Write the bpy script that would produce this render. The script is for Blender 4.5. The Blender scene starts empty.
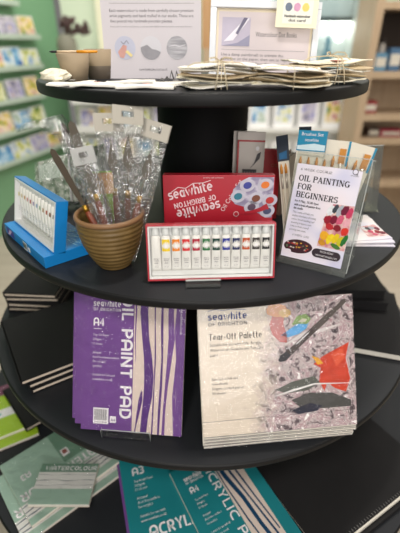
import bpy, math, random
from mathutils import Matrix, Vector
RND = random.Random(11)
S = bpy.context.scene
COL = S.collection
PI = math.pi
rad = math.radians

# ------------------------------------------------------------------ camera numbers
F, TH, PX, PY = 400.0, rad(29.4), 202.7, 266.5
CAM = Vector((0, -1.078, 1.384))

def ray(x, y):
    a = (x - PX) / F
    b = -(y - PY) / F
    return Vector((a, math.cos(TH) + b * math.sin(TH), -math.sin(TH) + b * math.cos(TH)))

def atz(x, y, z):
    d = ray(x, y)
    return CAM + d * ((z - CAM.z) / d.z)

def aty(x, y, Y):
    d = ray(x, y)
    return CAM + d * ((Y - CAM.y) / d.y)

# ------------------------------------------------------------------ materials
MATS = {}

def lin(c):
    c = c / 255.0
    return c / 12.92 if c <= .04045 else ((c + .055) / 1.055) ** 2.4

def M(name, rgb, rough=.6, metal=0.0, nz=None, bump=None, coat=0.0, spec=.5, emit=0.0):
    """principled material; nz=(scale, amount) mottles the colour, bump=(scale, strength)"""
    if name in MATS:
        return MATS[name]
    m = bpy.data.materials.new(name)
    m.use_nodes = True
    nt = m.node_tree
    b = nt.nodes['Principled BSDF']
    col = tuple(lin(c) for c in rgb) + (1,)
    b.inputs['Base Color'].default_value = col
    b.inputs['Roughness'].default_value = rough
    b.inputs['Metallic'].default_value = metal
    b.inputs['Coat Weight'].default_value = coat
    b.inputs['Specular IOR Level'].default_value = spec
    if emit:
        b.inputs['Emission Color'].default_value = col
        b.inputs['Emission Strength'].default_value = emit
    if nz or bump:
        tc = nt.nodes.new('ShaderNodeTexCoord')
    if nz:
        n = nt.nodes.new('ShaderNodeTexNoise')
        n.inputs['Scale'].default_value = nz[0]
        n.inputs['Detail'].default_value = 5
        nt.links.new(tc.outputs['Object'], n.inputs['Vector'])
        mx = nt.nodes.new('ShaderNodeMix')
        mx.data_type = 'RGBA'
        mx.inputs['A'].default_value = tuple(c * (1 - nz[1]) for c in col[:3]) + (1,)
        mx.inputs['B'].default_value = tuple(min(1, c * (1 + nz[1])) for c in col[:3]) + (1,)
        nt.links.new(n.outputs['Fac'], mx.inputs['Factor'])
        nt.links.new(mx.outputs['Result'], b.inputs['Base Color'])
    if bump:
        n2 = nt.nodes.new('ShaderNodeTexNoise')
        n2.inputs['Scale'].default_value = bump[0]
        n2.inputs['Detail'].default_value = 4
        nt.links.new(tc.outputs['Object'], n2.inputs['Vector'])
        bp = nt.nodes.new('ShaderNodeBump')
        bp.inputs['Strength'].default_value = bump[1]
        bp.inputs['Distance'].default_value = .002
        nt.links.new(n2.outputs['Fac'], bp.inputs['Height'])
        nt.links.new(bp.outputs['Normal'], b.inputs['Normal'])
    MATS[name] = m
    return m

def M_clear(name, tint=(255, 255, 255), gloss=.12, rough=.08, bump=None, haze=0.0):
    """thin clear plastic: mostly lets light through, a little sheen"""
    m = bpy.data.materials.new(name)
    m.use_nodes = True
    nt = m.node_tree
    nt.nodes.clear()
    out = nt.nodes.new('ShaderNodeOutputMaterial')
    tr = nt.nodes.new('ShaderNodeBsdfTransparent')
    tr.inputs['Color'].default_value = tuple(lin(c) for c in tint) + (1,)
    gl = nt.nodes.new('ShaderNodeBsdfGlossy')
    gl.inputs['Roughness'].default_value = rough
    mx = nt.nodes.new('ShaderNodeMixShader')
    lw = nt.nodes.new('ShaderNodeLayerWeight')
    lw.inputs['Blend'].default_value = .25
    ad = nt.nodes.new('ShaderNodeMath')
    ad.operation = 'MULTIPLY_ADD'
    ad.inputs[1].default_value = .5
    ad.inputs[2].default_value = gloss
    ad.use_clamp = True
    nt.links.new(lw.outputs['Fresnel'], ad.inputs[0])
    nt.links.new(ad.outputs[0], mx.inputs[0])
    base = tr
    if haze:
        df = nt.nodes.new('ShaderNodeBsdfDiffuse')
        df.inputs['Color'].default_value = (.8, .8, .78, 1)
        hz = nt.nodes.new('ShaderNodeMixShader')
        hz.inputs[0].default_value = haze
        nt.links.new(tr.outputs[0], hz.inputs[1])
        nt.links.new(df.outputs[0], hz.inputs[2])
        base = hz
    nt.links.new(base.outputs[0], mx.inputs[1])
    nt.links.new(gl.outputs[0], mx.inputs[2])
    nt.links.new(mx.outputs[0], out.inputs['Surface'])
    if bump:
        tc = nt.nodes.new('ShaderNodeTexCoord')
        n2 = nt.nodes.new('ShaderNodeTexNoise')
        n2.inputs['Scale'].default_value = bump[0]
        n2.inputs['Detail'].default_value = 3
        n2.inputs['Distortion'].default_value = 1.2
        nt.links.new(tc.outputs['Object'], n2.inputs['Vector'])
        bp = nt.nodes.new('ShaderNodeBump')
        bp.inputs['Strength'].default_value = bump[1]
        bp.inputs['Distance'].default_value = .01
        nt.links.new(n2.outputs['Fac'], bp.inputs['Height'])
        nt.links.new(bp.outputs['Normal'], gl.inputs['Normal'])
        nt.links.new(bp.outputs['Normal'], lw.inputs['Normal'])
    MATS[name] = m
    return m

def M_ramp(name, scale, stops, rough=.5, kind='noise', detail=4, distort=0.0, stretch=(1, 1, 1), perobj=False, coat=0.0):
    """printed picture / wood: a noise or wave through a colour ramp"""
    m = bpy.data.materials.new(name)
    m.use_nodes = True
    nt = m.node_tree
    b = nt.nodes['Principled BSDF']
    b.inputs['Roughness'].default_value = rough
    b.inputs['Coat Weight'].default_value = coat
    tc = nt.nodes.new('ShaderNodeTexCoord')
    mp = nt.nodes.new('ShaderNodeMapping')
    mp.inputs['Scale'].default_value = stretch
    nt.links.new(tc.outputs['Object'], mp.inputs['Vector'])
    if kind == 'voronoi':
        n = nt.nodes.new('ShaderNodeTexVoronoi')
        o = 'Color'
        n.inputs['Scale'].default_value = scale
    else:
        n = nt.nodes.new('ShaderNodeTexNoise')
        n.inputs['Scale'].default_value = scale
        n.inputs['Detail'].default_value = detail
        n.inputs['Distortion'].default_value = distort
        o = 'Fac'
        if perobj:
            n.noise_dimensions = '4D'
            oi = nt.nodes.new('ShaderNodeObjectInfo')
            mu = nt.nodes.new('ShaderNodeMath')
            mu.operation = 'MULTIPLY'
            mu.inputs[1].default_value = 40
            nt.links.new(oi.outputs['Random'], mu.inputs[0])
            nt.links.new(mu.outputs[0], n.inputs['W'])
    nt.links.new(mp.outputs[0], n.inputs['Vector'])
    cr = nt.nodes.new('ShaderNodeValToRGB')
    el = cr.color_ramp.elements
    while len(el) < len(stops):
        el.new(.5)
    for e, (p, c) in zip(el, stops):
        e.position = p
        e.color = tuple(lin(k) for k in c) + (1,)
    nt.links.new(n.outputs[o], cr.inputs[0])
    nt.links.new(cr.outputs[0], b.inputs['Base Color'])
    MATS[name] = m
    return m

# ------------------------------------------------------------------ mesh builder
TEXT_CACHE = {}

def text_mesh(s, res=2):
    if (s, res) in TEXT_CACHE:
        return TEXT_CACHE[(s, res)]
    cu = bpy.data.curves.new('letters', 'FONT')
    cu.body = s
    cu.size = 1
    cu.resolution_u = res
    ob = bpy.data.objects.new('letters', cu)
    COL.objects.link(ob)
    bpy.context.view_layer.update()
    me = bpy.data.meshes.new_from_object(ob.evaluated_get(bpy.context.evaluated_depsgraph_get()))
    v = [tuple(x.co) for x in me.vertices]
    f = [tuple(p.vertices) for p in me.polygons]
    bpy.data.objects.remove(ob)
    bpy.data.curves.remove(cu)
    bpy.data.meshes.remove(me)
    TEXT_CACHE[(s, res)] = (v, f)
    return v, f

def _arc(cx, cy, rx, ry, a0, a1, n=14):
    return [(cx + rx * math.cos(rad(a0 + (a1 - a0) * i / n)), cy + ry * math.sin(rad(a0 + (a1 - a0) * i / n))) for i in range(n + 1)]
GLYPH = {
 'A': (.72, [[(.06, 0), (.06, .62)] + _arc(.36, .62, .30, .30, 180, 0) + [(.66, 0)], [(.06, .38), (.66, .38)]]),
 'B': (.62, [[(.08, 0), (.08, 1)], [(.08, .93), (.3, .93)] + _arc(.32, .72, .22, .21, 90, -90) + [(.08, .51)], [(.32, .5)] + _arc(.32, .285, .25, .215, 90, -90) + [(.0, .07)]]),
 'C': (.66, [[(.64, .92), (.36, .92)] + _arc(.36, .5, .28, .42, 90, 270) + [(.64, .08)]]),
 'D': (.68, [[(.08, 0), (.08, .93), (.3, .93)] + _arc(.30, .5, .31, .43, 90, -90) + [(.0, .07)]]),
 'F': (.54, [[(.08, 0), (.08, .92), (.54, .92)], [(.08, .5), (.48, .5)]]),
 'G': (.7, [[(.66, .92), (.36, .92)] + _arc(.36, .5, .28, .42, 90, 270) + [(.62, .08), (.62, .46), (.36, .46)]]),
 'H': (.68, [[(.08, 0), (.08, 1)], [(.60, 0), (.60, 1)], [(.08, .5), (.60, .5)]]),
 'I': (.16, [[(.08, 0), (.08, 1)]]),
 'L': (.52, [[(.08, 1), (.08, .08), (.52, .08)]]),
 'N': (.7, [[(.08, 0), (.08, 1)], [(.08, .96), (.62, .04)], [(.62, 0), (.62, 1)]]),
 'O': (.74, [_arc(.37, .5, .29, .42, 0, 360, 26)]),
 'P': (.6, [[(.08, 0), (.08, .92), (.32, .92)] + _arc(.32, .68, .22, .24, 90, -90) + [(.08, .44)]]),
 'R': (.64, [[(.08, 0), (.08, .92), (.32, .92)] + _arc(.32, .68, .22, .24, 90, -90) + [(.08, .44)], [(.30, .44), (.58, 0)]]),
 'T': (.62, [[(.31, 0), (.31, .92)], [(0, .92), (.62, .92)]]),
 'U': (.68, [[(.08, 1), (.08, .35)] + _arc(.34, .34, .26, .26, 180, 360) + [(.60, 1)]]),
 'W': (.96, [[(.04, 1), (.25, .04), (.48, .8), (.71, .04), (.92, 1)]]),
 'Y': (.64, [[(.04, 1), (.32, .48), (.60, 1)], [(.32, .5), (.32, 0)]]),
 'E': (.56, [[(.56, .92), (.08, .92), (.08, .08), (.56, .08)], [(.08, .5), (.5, .5)]]),
 '3': (.58, [[(.06, .92), (.3, .92)] + _arc(.3, .71, .2, .21, 90, -90) + [(.2, .5)], [(.3, .5)] + _arc(.3, .29, .22, .21, 90, -90) + [(.04, .08)]]),
 '4': (.64, [[(.46, 0), (.46, .95), (.06, .3), (.62, .3)]]),
 's': (.46, [[(.44, .62), (.2, .62)] + _arc(.2, .49, .13, .13, 90, 270, 8) + [(.28, .36)] + _arc(.28, .21, .14, .14, 90, -90, 8) + [(.02, .07)]]),
 'e': (.56, [[(.08, .36), (.50, .36)] + _arc(.28, .36, .22, .28, 0, 300, 18)]),
 'a': (.54, [_arc(.25, .35, .19, .28, 0, 360, 20), [(.46, 0), (.46, .68)]]),
 'w': (.8, [[(.04, .68), (.22, .04), (.40, .6), (.58, .04), (.76, .68)]]),
 'h': (.52, [[(.07, 0), (.07, 1)], [(.07, .35)] + _arc(.26, .42, .19, .21, 180, 0, 10) + [(.45, 0)]]),
 'i': (.14, [[(.07, 0), (.07, .68)], [(.07, .82), (.07, .98)]]),
 't': (.38, [[(.14, .95), (.14, .2)] + _arc(.26, .2, .12, .13, 180, 270, 6) + [(.36, .07)], [(.0, .64), (.36, .64)]]),
 'r': (.36, [[(.07, 0), (.07, .68)], [(.07, .4)] + _arc(.30, .38, .23, .24, 180, 90, 6)]),
 'f': (.36, [[(.13, 0), (.13, .75)] + _arc(.28, .77, .15, .16, 180, 90, 6), [(.0, .62), (.34, .62)]]),
 'l': (.14, [[(.07, 0), (.07, 1)]]),
 '-': (.34, [[(.02, .38), (.32, .38)]]),
}

class MB:
    def __init__(s):
        s.v, s.f, s.m, s.sm, s.mats = [], [], [], [], []

    def add(s, vs, fs, mat, smooth=False):
        if mat not in s.mats:
            s.mats.append(mat)
        k = s.mats.index(mat)
        n = len(s.v)
        s.v += [tuple(p) for p in vs]
        for q in fs:
            s.f.append(tuple(n + i for i in q))
            s.m.append(k)
            s.sm.append(smooth)
        return s

    def box(s, x0, x1, y0, y1, z0, z1, mat):
        vs = [(x, y, z) for z in (z0, z1) for y in (y0, y1) for x in (x0, x1)]
        return s.add(vs, [(0, 2, 3, 1), (4, 5, 7, 6), (0, 1, 5, 4), (2, 6, 7, 3), (0, 4, 6, 2), (1, 3, 7, 5)], mat)

    def prism(s, poly, z0, z1, mat):
        n = len(poly)
        ar = sum(poly[i][0] * poly[(i + 1) % n][1] - poly[(i + 1) % n][0] * poly[i][1] for i in range(n))
        if ar < 0:
            poly = poly[::-1]
        vs = [(x, y, z0) for x, y in poly] + [(x, y, z1) for x, y in poly]
        fs = [tuple(range(n))[::-1], tuple(range(n, 2 * n))] + [(i, (i + 1) % n, n + (i + 1) % n, n + i) for i in range(n)]
        return s.add(vs, fs, mat)

    def flat(s, poly, z, mat):
        n = len(poly)
        ar = sum(poly[i][0] * poly[(i + 1) % n][1] - poly[(i + 1) % n][0] * poly[i][1] for i in range(n))
        if ar < 0:
            poly = poly[::-1]
        return s.add([(x, y, z) for x, y in poly], [tuple(range(n))], mat)

    def rect(s, x0, x1, y0, y1, z, mat):
        return s.flat([(x0, y0), (x1, y0), (x1, y1), (x0, y1)], z, mat)

    def ell(s, cx, cy, rx, ry, z, mat, rot=0, n=28, jit=0, seed=1):
        r = random.Random(seed)
        c, q = math.cos(rot), math.sin(rot)
        po = []
        for i in range(n):
            a = 2 * PI * i / n
            k = 1 + jit * (r.random() - .5)
            x, y = rx * k * math.cos(a), ry * k * math.sin(a)
            po.append((cx + x * c - y * q, cy + x * q + y * c))
        return s.flat(po, z, mat)

    def stroke(s, pts, w, z, mat):
        """a flat brush line through pts, width w (number or list)"""
        n = len(pts)
        L, Rr = [], []
        for i, p in enumerate(pts):
            a = pts[max(0, i - 1)]
            b = pts[min(n - 1, i + 1)]
            dx, dy = b[0] - a[0], b[1] - a[1]
            d = math.hypot(dx, dy) or 1
            k = (w[i] if isinstance(w, (list, tuple)) else w) / 2
            L.append((p[0] - dy / d * k, p[1] + dx / d * k, z))
            Rr.append((p[0] + dy / d * k, p[1] - dx / d * k, z))
        vs = L + Rr
        return s.add(vs, [(n + i, n + i + 1, i + 1, i) for i in range(n - 1)], mat)

    def lathe(s, prof, mat, n=48, c=(0, 0, 0), closed=False):
        vs, fs = [], []
        k = len(prof)
        for i in range(n):
            a = 2 * PI * i / n
            for r, z in prof:
                vs.append((c[0] + r * math.cos(a), c[1] + r * math.sin(a), c[2] + z))
        for i in range(n):
            j = (i + 1) % n
            for t in range(k if closed else k - 1):
                t2 = (t + 1) % k
                fs.append((i * k + t, j * k + t, j * k + t2, i * k + t2))
        return s.add(vs, fs, mat, True)

    def tube(s, pts, r, mat, n=8):
        pts = [Vector(p) for p in pts]
        vs, fs = [], []
        K = len(pts)
        up = Vector((0, 0, 1))
        for i, p in enumerate(pts):
            t = (pts[min(K - 1, i + 1)] - pts[max(0, i - 1)]).normalized()
            a = t.cross(up)
            if a.length < 1e-3:
                a = t.cross(Vector((1, 0, 0)))
            a.normalize()
            b = t.cross(a)
            rr = r[i] if isinstance(r, (list, tuple)) else r
            for k in range(n):
                g = 2 * PI * k / n
                vs.append(p + (a * math.cos(g) + b * math.sin(g)) * rr)
        for i in range(K - 1):
            for k in range(n):
                k2 = (k + 1) % n
                fs.append((i * n + k, i * n + k2, (i + 1) * n + k2, (i + 1) * n + k))
        fs.append(tuple(range(n))[::-1])
        fs.append(tuple((K - 1) * n + k for k in range(n)))
        return s.add(vs, fs, mat, True)

    def loft(s, rings, mat, cap=True, smooth=True):
        n = len(rings[0])
        vs = [p for q in rings for p in q]
        fs = []
        for i in range(len(rings) - 1):
            for k in range(n):
                k2 = (k + 1) % n
                fs.append((i * n + k, i * n + k2, (i + 1) * n + k2, (i + 1) * n + k))
        if cap:
            fs.append(tuple(range(n))[::-1])
            fs.append(tuple((len(rings) - 1) * n + k for k in range(n)))
        return s.add(vs, fs, mat, smooth)

    def text(s, t, x, y, size, z, mat, rot=0, align='L', width=None, res=2, bold=0):
        v, f = text_mesh(t, res)
        if not v:
            return s
        x0 = min(p[0] for p in v)
        x1 = max(p[0] for p in v)
        sx = size
        if width:
            sx = width / (x1 - x0)
        off = {'L': -x0, 'C': -(x0 + x1) / 2, 'R': -x1}[align]
        c, q = math.cos(rot), math.sin(rot)
        for bo in ([0] if not bold else [-bold, 0, bold]):
            vs = []
            for p in v:
                a, b = (p[0] + off) * sx + bo * size, p[1] * size
                vs.append((x + a * c - b * q, y + a * q + b * c, z + abs(bo) * 1e-4))
            s.add(vs, f, mat)
        return s

    def word(s, t, x, y, h, z, mat, T=.17, rot=0, width=None, align='L', track=.13):
        """words drawn with a flat even pen, like the plain round lettering on the packs; h is the capital height"""
        sts, cx = [], 0.0
        for ch in t:
            if ch == ' ':
                cx += .45
                continue
            wd, ls = GLYPH[ch]
            for pts in ls:
                sts.append([(cx + p[0], p[1]) for p in pts])
            cx += wd + track
        tot = cx - track
        sx = (width / tot) if width else h
        off = {'L': 0, 'C': -tot / 2, 'R': -tot}[align]
        c, q = math.cos(rot), math.sin(rot)
        for pts in sts:
            pp = []
            for a, b in pts:
                a, b = (a + off) * sx, b * h
                pp.append((x + a * c - b * q, y + a * q + b * c))
            s.stroke(pp, T * h, z, mat)
        return s

    def build(s, name, parent=None, mw=None, bevel=0):
        me = bpy.data.meshes.new(name)
        me.from_pydata(s.v, [], s.f)
        for m in s.mats:
            me.materials.append(m)
        me.polygons.foreach_set('material_index', s.m)
        me.polygons.foreach_set('use_smooth', s.sm)
        me.update()
        o = bpy.data.objects.new(name, me)
        COL.objects.link(o)
        if parent is not None:
            o.parent = parent
        if mw is not None:
            o.matrix_world = mw
        if bevel:
            b = o.modifiers.new('bevel', 'BEVEL')
            b.width = bevel
            b.segments = 3
            b.limit_method = 'ANGLE'
            b.angle_limit = rad(50)
        return o

def tag(o, label=None, cat=None, group=None, kind=None):
    for k, val in (('label', label), ('category', cat), ('group', group), ('kind', kind)):
        if val:
            o[k] = val
    return o

def thing(name, mw, label, cat, group=None):
    o = bpy.data.objects.new(name, None)
    o.empty_display_size = .02
    COL.objects.link(o)
    o.matrix_world = mw
    return tag(o, label, cat, group)

def fr(o, yaw=0, lean=0, roll=0):
    """local x along the bottom edge, local y up the face (lean degrees above level), local z out of the face"""
    y, a, r = rad(yaw), rad(lean), rad(roll)
    u = Vector((math.cos(y), math.sin(y), 0))
    bk = Vector((-math.sin(y), math.cos(y), 0))
    v = Vector((0, 0, 1)) * math.sin(a) + bk * math.cos(a)
    u2 = u * math.cos(r) + v * math.sin(r)
    v2 = v * math.cos(r) - u * math.sin(r)
    w = u2.cross(v2)
    o = Vector(o)
    return Matrix(((u2.x, v2.x, w.x, o.x), (u2.y, v2.y, w.y, o.y), (u2.z, v2.z, w.z, o.z), (0, 0, 0, 1)))

def fr_uv(o, u, v):
    u = Vector(u).normalized()
    w = u.cross(Vector(v)).normalized()
    v = w.cross(u)
    o = Vector(o)
    return Matrix(((u.x, v.x, w.x, o.x), (u.y, v.y, w.y, o.y), (u.z, v.z, w.z, o.z), (0, 0, 0, 1)))

def copy_tree(o, parent=None):
    c = o.copy()
    COL.objects.link(c)
    if parent is not None:
        c.parent = parent
        c.matrix_parent_inverse = o.matrix_parent_inverse.copy()
    for ch in list(o.children):
        copy_tree(ch, c)
    return c

# ------------------------------------------------------------------ common materials
black = M('black_laminate', (33, 35, 39), .5, nz=(9, .18), bump=(60, .05), spec=.3)
blackedge = M('black_edge', (20, 20, 21), .5, nz=(20, .2), spec=.25)
column_m = M('black_column_paint', (13, 12, 13), .7, nz=(6, .2), spec=.2)
cream = M('cream_paper', (236, 229, 206), .85, nz=(30, .1), bump=(120, .3))
cream2 = M('pale_paper', (240, 236, 226), .85, nz=(30, .07), bump=(120, .3))
kraft = M('tan_paper', (196, 176, 142), .85, nz=(30, .15), bump=(120, .3))
white = M('white_card', (240, 239, 238), .7, nz=(40, .02))
whitep = M('white_plastic', (236, 236, 234), .35, nz=(40, .02))
ink = M('black_ink', (25, 24, 26), .6, nz=(80, .1))
greyink = M('grey_ink', (95, 92, 96), .7, nz=(80, .1))
lightink = M('light_grey_ink', (150, 146, 150), .7, nz=(80, .1))
pages = M('page_edges', (224, 218, 206), .9, nz=(200, .12))
board = M('grey_board_edge', (212, 196, 178), .9, nz=(60, .1))
bookblack = M('black_book_cloth', (29, 28, 29), .7, nz=(25, .15), bump=(300, .1), spec=.25)
purple = M('purple_print', (116, 74, 144), .35, nz=(30, .08), coat=.25)
purpled = M('deep_purple_ink', (92, 52, 126), .4, nz=(60, .12), coat=.25)
padcream = M('cream_print', (226, 208, 196), .4, nz=(25, .05), coat=.25)
whiteink = M('white_ink', (240, 236, 238), .5, nz=(50, .02))
blueink = M('navy_ink', (46, 62, 128), .5, nz=(50, .05))
clear = M_clear('clear_film', gloss=.12, rough=.10, bump=(50, 1.0), haze=.05)
film = M_clear('shrink_film', gloss=.013, rough=.05, bump=(48, 1.0))
acrylic = M_clear('clear_acrylic', (250, 252, 251), gloss=.03, rough=.05, haze=.035)
acrylic_lip = M_clear('clear_acrylic_lip', (252, 253, 252), gloss=.03, rough=.04)
acr_edge = M('acrylic_edge', (186, 190, 188), .15, nz=(30, .08))

# ------------------------------------------------------------------ the display stand
Z1, Z2, Z3, Z4 = 1.311, 1.0, .68, .36
R1, R2, R3, R4 = .383, .52, .603, .725
st = thing('tiered_display_stand', Matrix.Translation((0, 0, 0)), 'black round four-tier display stand holding all the art supplies', 'display stand')
def disc(r, z, t=.017):
    b = .004
    p = [(0.0005, z), (r * .5, z), (r - b, z), (r - b * .3, z - b * .3), (r, z - b), (r, z - t + b), (r - b * .3, z - t + b * .3), (r - b, z - t), (r * .5, z - t), (.0005, z - t)]
    mb = MB()
    n = 160
    mb.lathe(p[:3], black, n)
    mb.lathe(p[2:8], blackedge, n)
    mb.lathe(p[7:], black, n)
    o = mb.build('shelf', st)
    return o
disc(R1, Z1, .022)
for r, z in ((R2, Z2), (R3, Z3), (R4, Z4)):
    disc(r, z)
mb = MB()
for z0, z1 in ((Z4, Z3 - .017), (Z3, Z2 - .017), (Z2, Z1 - .022)):
    mb.lathe([(.115, z0), (.115, z1)], column_m, 64)
mb.build('column', st)
MB().lathe([(.0005, .0), (.5, .0), (.5, .06), (.45, .07), (.45, Z4 - .017)], column_m, 96).build('base', st)
# small fixing loop under the top shelf
MB().tube([(-.015 + .03 * i / 8, -.125, 1.285 - .006 * math.sin(PI * i / 8)) for i in range(9)], .0015, acr_edge, 6).build('hook', st)

# ------------------------------------------------------------------ ragged handmade paper
def ragged(w, d, seed, mat, warp=.003, thick=.0012, jit=.05, nx=12, ny=7, curl=0.0):
    r = random.Random(seed)
    ph = [r.random() * 6.28 for _ in range(4)]
    ex = [[1 + jit * (r.random() - .5) for _ in range(ny + 1)] for _ in range(2)]
    ey = [[1 + jit * 1.6 * (r.random() - .5) for _ in range(nx + 1)] for _ in range(2)]
    top, bot = [], []
    for j in range(ny + 1):
        for i in range(nx + 1):
            s, t = i / nx * 2 - 1, j / ny * 2 - 1
            kx = ex[0 if s < 0 else 1][j] if abs(s) > .99 else 1
            ky = ey[0 if t < 0 else 1][i] if abs(t) > .99 else 1
            x, y = s * w / 2 * kx, t * d / 2 * ky
            z = warp * (math.sin(2.3 * s + ph[0]) + .6 * math.sin(3.1 * t + ph[1]) + .4 * math.sin(5 * s + 2 * t + ph[2])) * .5 + warp + curl * (abs(s) ** 3 + abs(t) ** 3)
            top.append((x, y, z + thick))
            bot.append((x, y, z))
    n = len(top)
    W = nx + 1
    fs = []
    for j in range(ny):
        for i in range(nx):
            a = j * W + i
            fs.append((a, a + 1, a + 1 + W, a + W))
            fs.append((n + a, n + a + W, n + a + 1 + W, n + a + 1))
    rim = [i for i in range(nx + 1)] + [j * W + nx for j in range(1, ny + 1)] + [ny * W + i for i in range(nx - 1, -1, -1)] + [j * W for j in range(ny - 1, 0, -1)]
    for a, b in zip(rim, rim[1:] + rim[:1]):
        fs.append((a, n + a, n + b, b))
    return MB().add(top + bot, fs, mat, False)

def bundle(o, yaw, w, d, cols, seed, label, step=.0034, bow=True, group='string-tied bundles of handmade paper'):
    t = thing('paper_bundle', fr(o, yaw), label, 'paper', group)
    r = random.Random(seed)
    z = 0
    for i, m in enumerate(cols):
        mb = ragged(w * (1 + .16 * (r.random() - .5)), d * (1 + .12 * (r.random() - .5)), seed * 31 + i, m, warp=.0054, jit=.19, curl=.0022 * r.random(), thick=.0016)
        if i == len(cols) - 1 and bow:
            mb.rect(.02, .045, -.012, .012, .0075, M('faded_red_print', (196, 92, 84), .8, nz=(90, .3)))
        ob = mb.build('paper_sheet', t)
        ob.location = ((r.random() - .5) * .012, (r.random() - .5) * .01, z)
        ob.rotation_euler = ((r.random() - .5) * .03, (r.random() - .5) * .04, (r.random() - .5) * .34)
        z += step
    h = z + .005
    sx = w * .02
    loop = [(sx, -d * .53, 0.002), (sx, -d * .535, h * .5), (sx, -d * .5, h), (sx, 0, h + .003), (sx, d * .5, h), (sx, d * .535, h * .5), (sx, d * .53, .002)]
    string = M('cream_string', (200, 186, 158), .9, nz=(80, .1))
    mb = MB().tube(loop, .0008, string, 6)
    mb.tube([(-w * .5, 0, h * .7), (-w * .3, -.002, h + .001), (0, 0, h + .0035), (w * .3, .002, h + .001), (w * .5, 0, h * .7)], .0010, string, 6)
    mb.build('string', t)
    if bow:
        mb = MB()
        for sgn in (-1, 1):
            mb.tube([(sx, -.004, h + .004), (sx + sgn * .008, -.012, h + .01), (sx + sgn * .018, -.022, h + .009), (sx + sgn * .02, -.03, h + .004), (sx + sgn * .011, -.026, h + .003), (sx, -.006, h + .004)], .0013, string, 6)
            mb.tube([(sx, -.004, h + .004), (sx + sgn * .004, -d * .45, h + .001), (sx + sgn * .007, -d * .56, h * .5), (sx + sgn * .01, -d * .58, .002)], .0012, string, 6)
        mb.build('bow', t)
    return t

# top tier: the tied bundles
bundle((.026, -.300, Z1), 3, .135, .085, [cream2, cream, kraft, cream2, cream2], 3, 'thick tied bundle of cream paper with red mark, at the frame\'s lower left corner', .0068)
bundle((.152, -.300, Z1), -3, .135, .085, [cream, kraft, cream, kraft, cream2], 5, 'string-tied bundle of tan and cream paper at the frame\'s lower right corner', .0056, bow=False)
bundle((.245, -.200, Z1), 12, .130, .09, [cream, kraft, cream2, kraft, cream], 8, 'ragged tied paper bundle at the far right edge of the top tier', .0080)
# white paper packets lying flat on the left of the top tier
pk = [((-.247, -.245), 6, .085, .05, 'flat white paper packet beside the crumpled paper, farthest left on the top tier'),
      ((-.190, -.290), -4, .085, .045, 'flat white paper packet at the front edge below the beige cup'),
      ((-.140, -.230), 5, .095, .05, 'flat white paper packet just in front of the information sheet\'s left corner'),
      ((-.098, -.315), -2, .100, .045, 'long flat white paper packet at the front below the information sheet'),
      ((-.050, -.250), 4, .085, .05, 'flat white paper packet between the grey pleated strip and the thick bundle')]
for i, (p, yaw, w, d, lab) in enumerate(pk):
    mb = ragged(w, d, 70 + i, cream2, warp=.0025, thick=.003, jit=.05)
    mb.rect(-.006, .006, -.008, .004, .0092, M('pink_stamp', (206, 132, 124), .8, nz=(90, .3)) if i % 2 else M('grey_stamp', (190, 186, 180), .8, nz=(90, .2)))
    o = mb.build('paper_packet', None, fr((p[0], p[1], Z1), yaw))
    tag(o, lab, 'paper packet', 'white paper packets on the top tier')
# crumpled paper
mb = MB()
r = random.Random(4)
rings = []
for j in range(9):
    a = PI * j / 8
    rings.append([((.024 * math.sin(a) + .001) * (1 + .5 * (r.random() - .5)) * math.cos(2 * PI * k / 14) * 1.1,
                   (.02 * math.sin(a) + .001) * (1 + .5 * (r.random() - .5)) * math.sin(2 * PI * k / 14),
                   .0135 - .013 * math.cos(a) * (1 + .15 * (r.random() - .5))) for k in range(14)])
mb.loft(rings, cream, smooth=False)
tag(mb.build('crumpled_paper', None, fr((-.292, -.205, Z1), 0)), 'crumpled ball of cream paper at the left end of the top tier', 'crumpled paper')
# grey pleated strip
mb = MB()
pts = []
for i in range(13):
    pts.append((-.03 + .06 * i / 12, .012 * (i % 2) if i > 1 else .003))
poly = [(x, .001) for x, y in pts]
vs = []
for i, (x, y) in enumerate(pts):
    h = .003 + (.013 + .004 * (i % 3)) * (i % 2) * min(1, i / 6)
    vs += [(x, -.008, h), (x, .010, h + .002)]
fs = [(2 * i, 2 * i + 2, 2 * i + 3, 2 * i + 1) for i in range(12)]
mb.add(vs, fs, M('grey_felt', (96, 94, 92), .9, nz=(60, .2)))
o = mb.build('pleated_strip', None, fr((-.058, -.185, Z1), 0))
so = o.modifiers.new('thickness', 'SOLIDIFY')
so.thickness = .002
tag(o, 'grey zigzag pleated strip at the foot of the information sheet', 'paper strip')

# cups
cupm = M('beige_ceramic', (158, 140, 114), .75, nz=(14, .1), bump=(40, .15))
cupd = M('beige_ceramic_dark_dip', (116, 104, 90), .6, nz=(14, .12))
def cup(p, rt, rb, h, label, dip=False):
    t = thing('ceramic_cup', Matrix.Translation(p), label, 'cup')
    k = .45
    prof = [(.0005, .0), (rb, 0), (rb + (rt - rb) * k, h * k), (rt, h), (rt - .003, h), (rb + (rt - rb) * k - .003, h * k), (rb - .003, .004), (.0005, .004)]
    if dip:
        MB().lathe(prof[2:], cupm, 40).build('body', t)
        MB().lathe(prof[:3], cupd, 40).build('dipped_base', t)
        t.children[1]['label'] = 'darker grey dipped base'
    else:
        MB().lathe(prof, cupm, 40).build('body', t)
    return t
cup((-.262, -.165, Z1), .0335, .023, .052, 'small beige tapered cup with a brush lying across its rim')
cup((-.228, -.085, Z1), .031, .028, .058, 'beige cup with a grey base behind the one carrying a brush', True)
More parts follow.
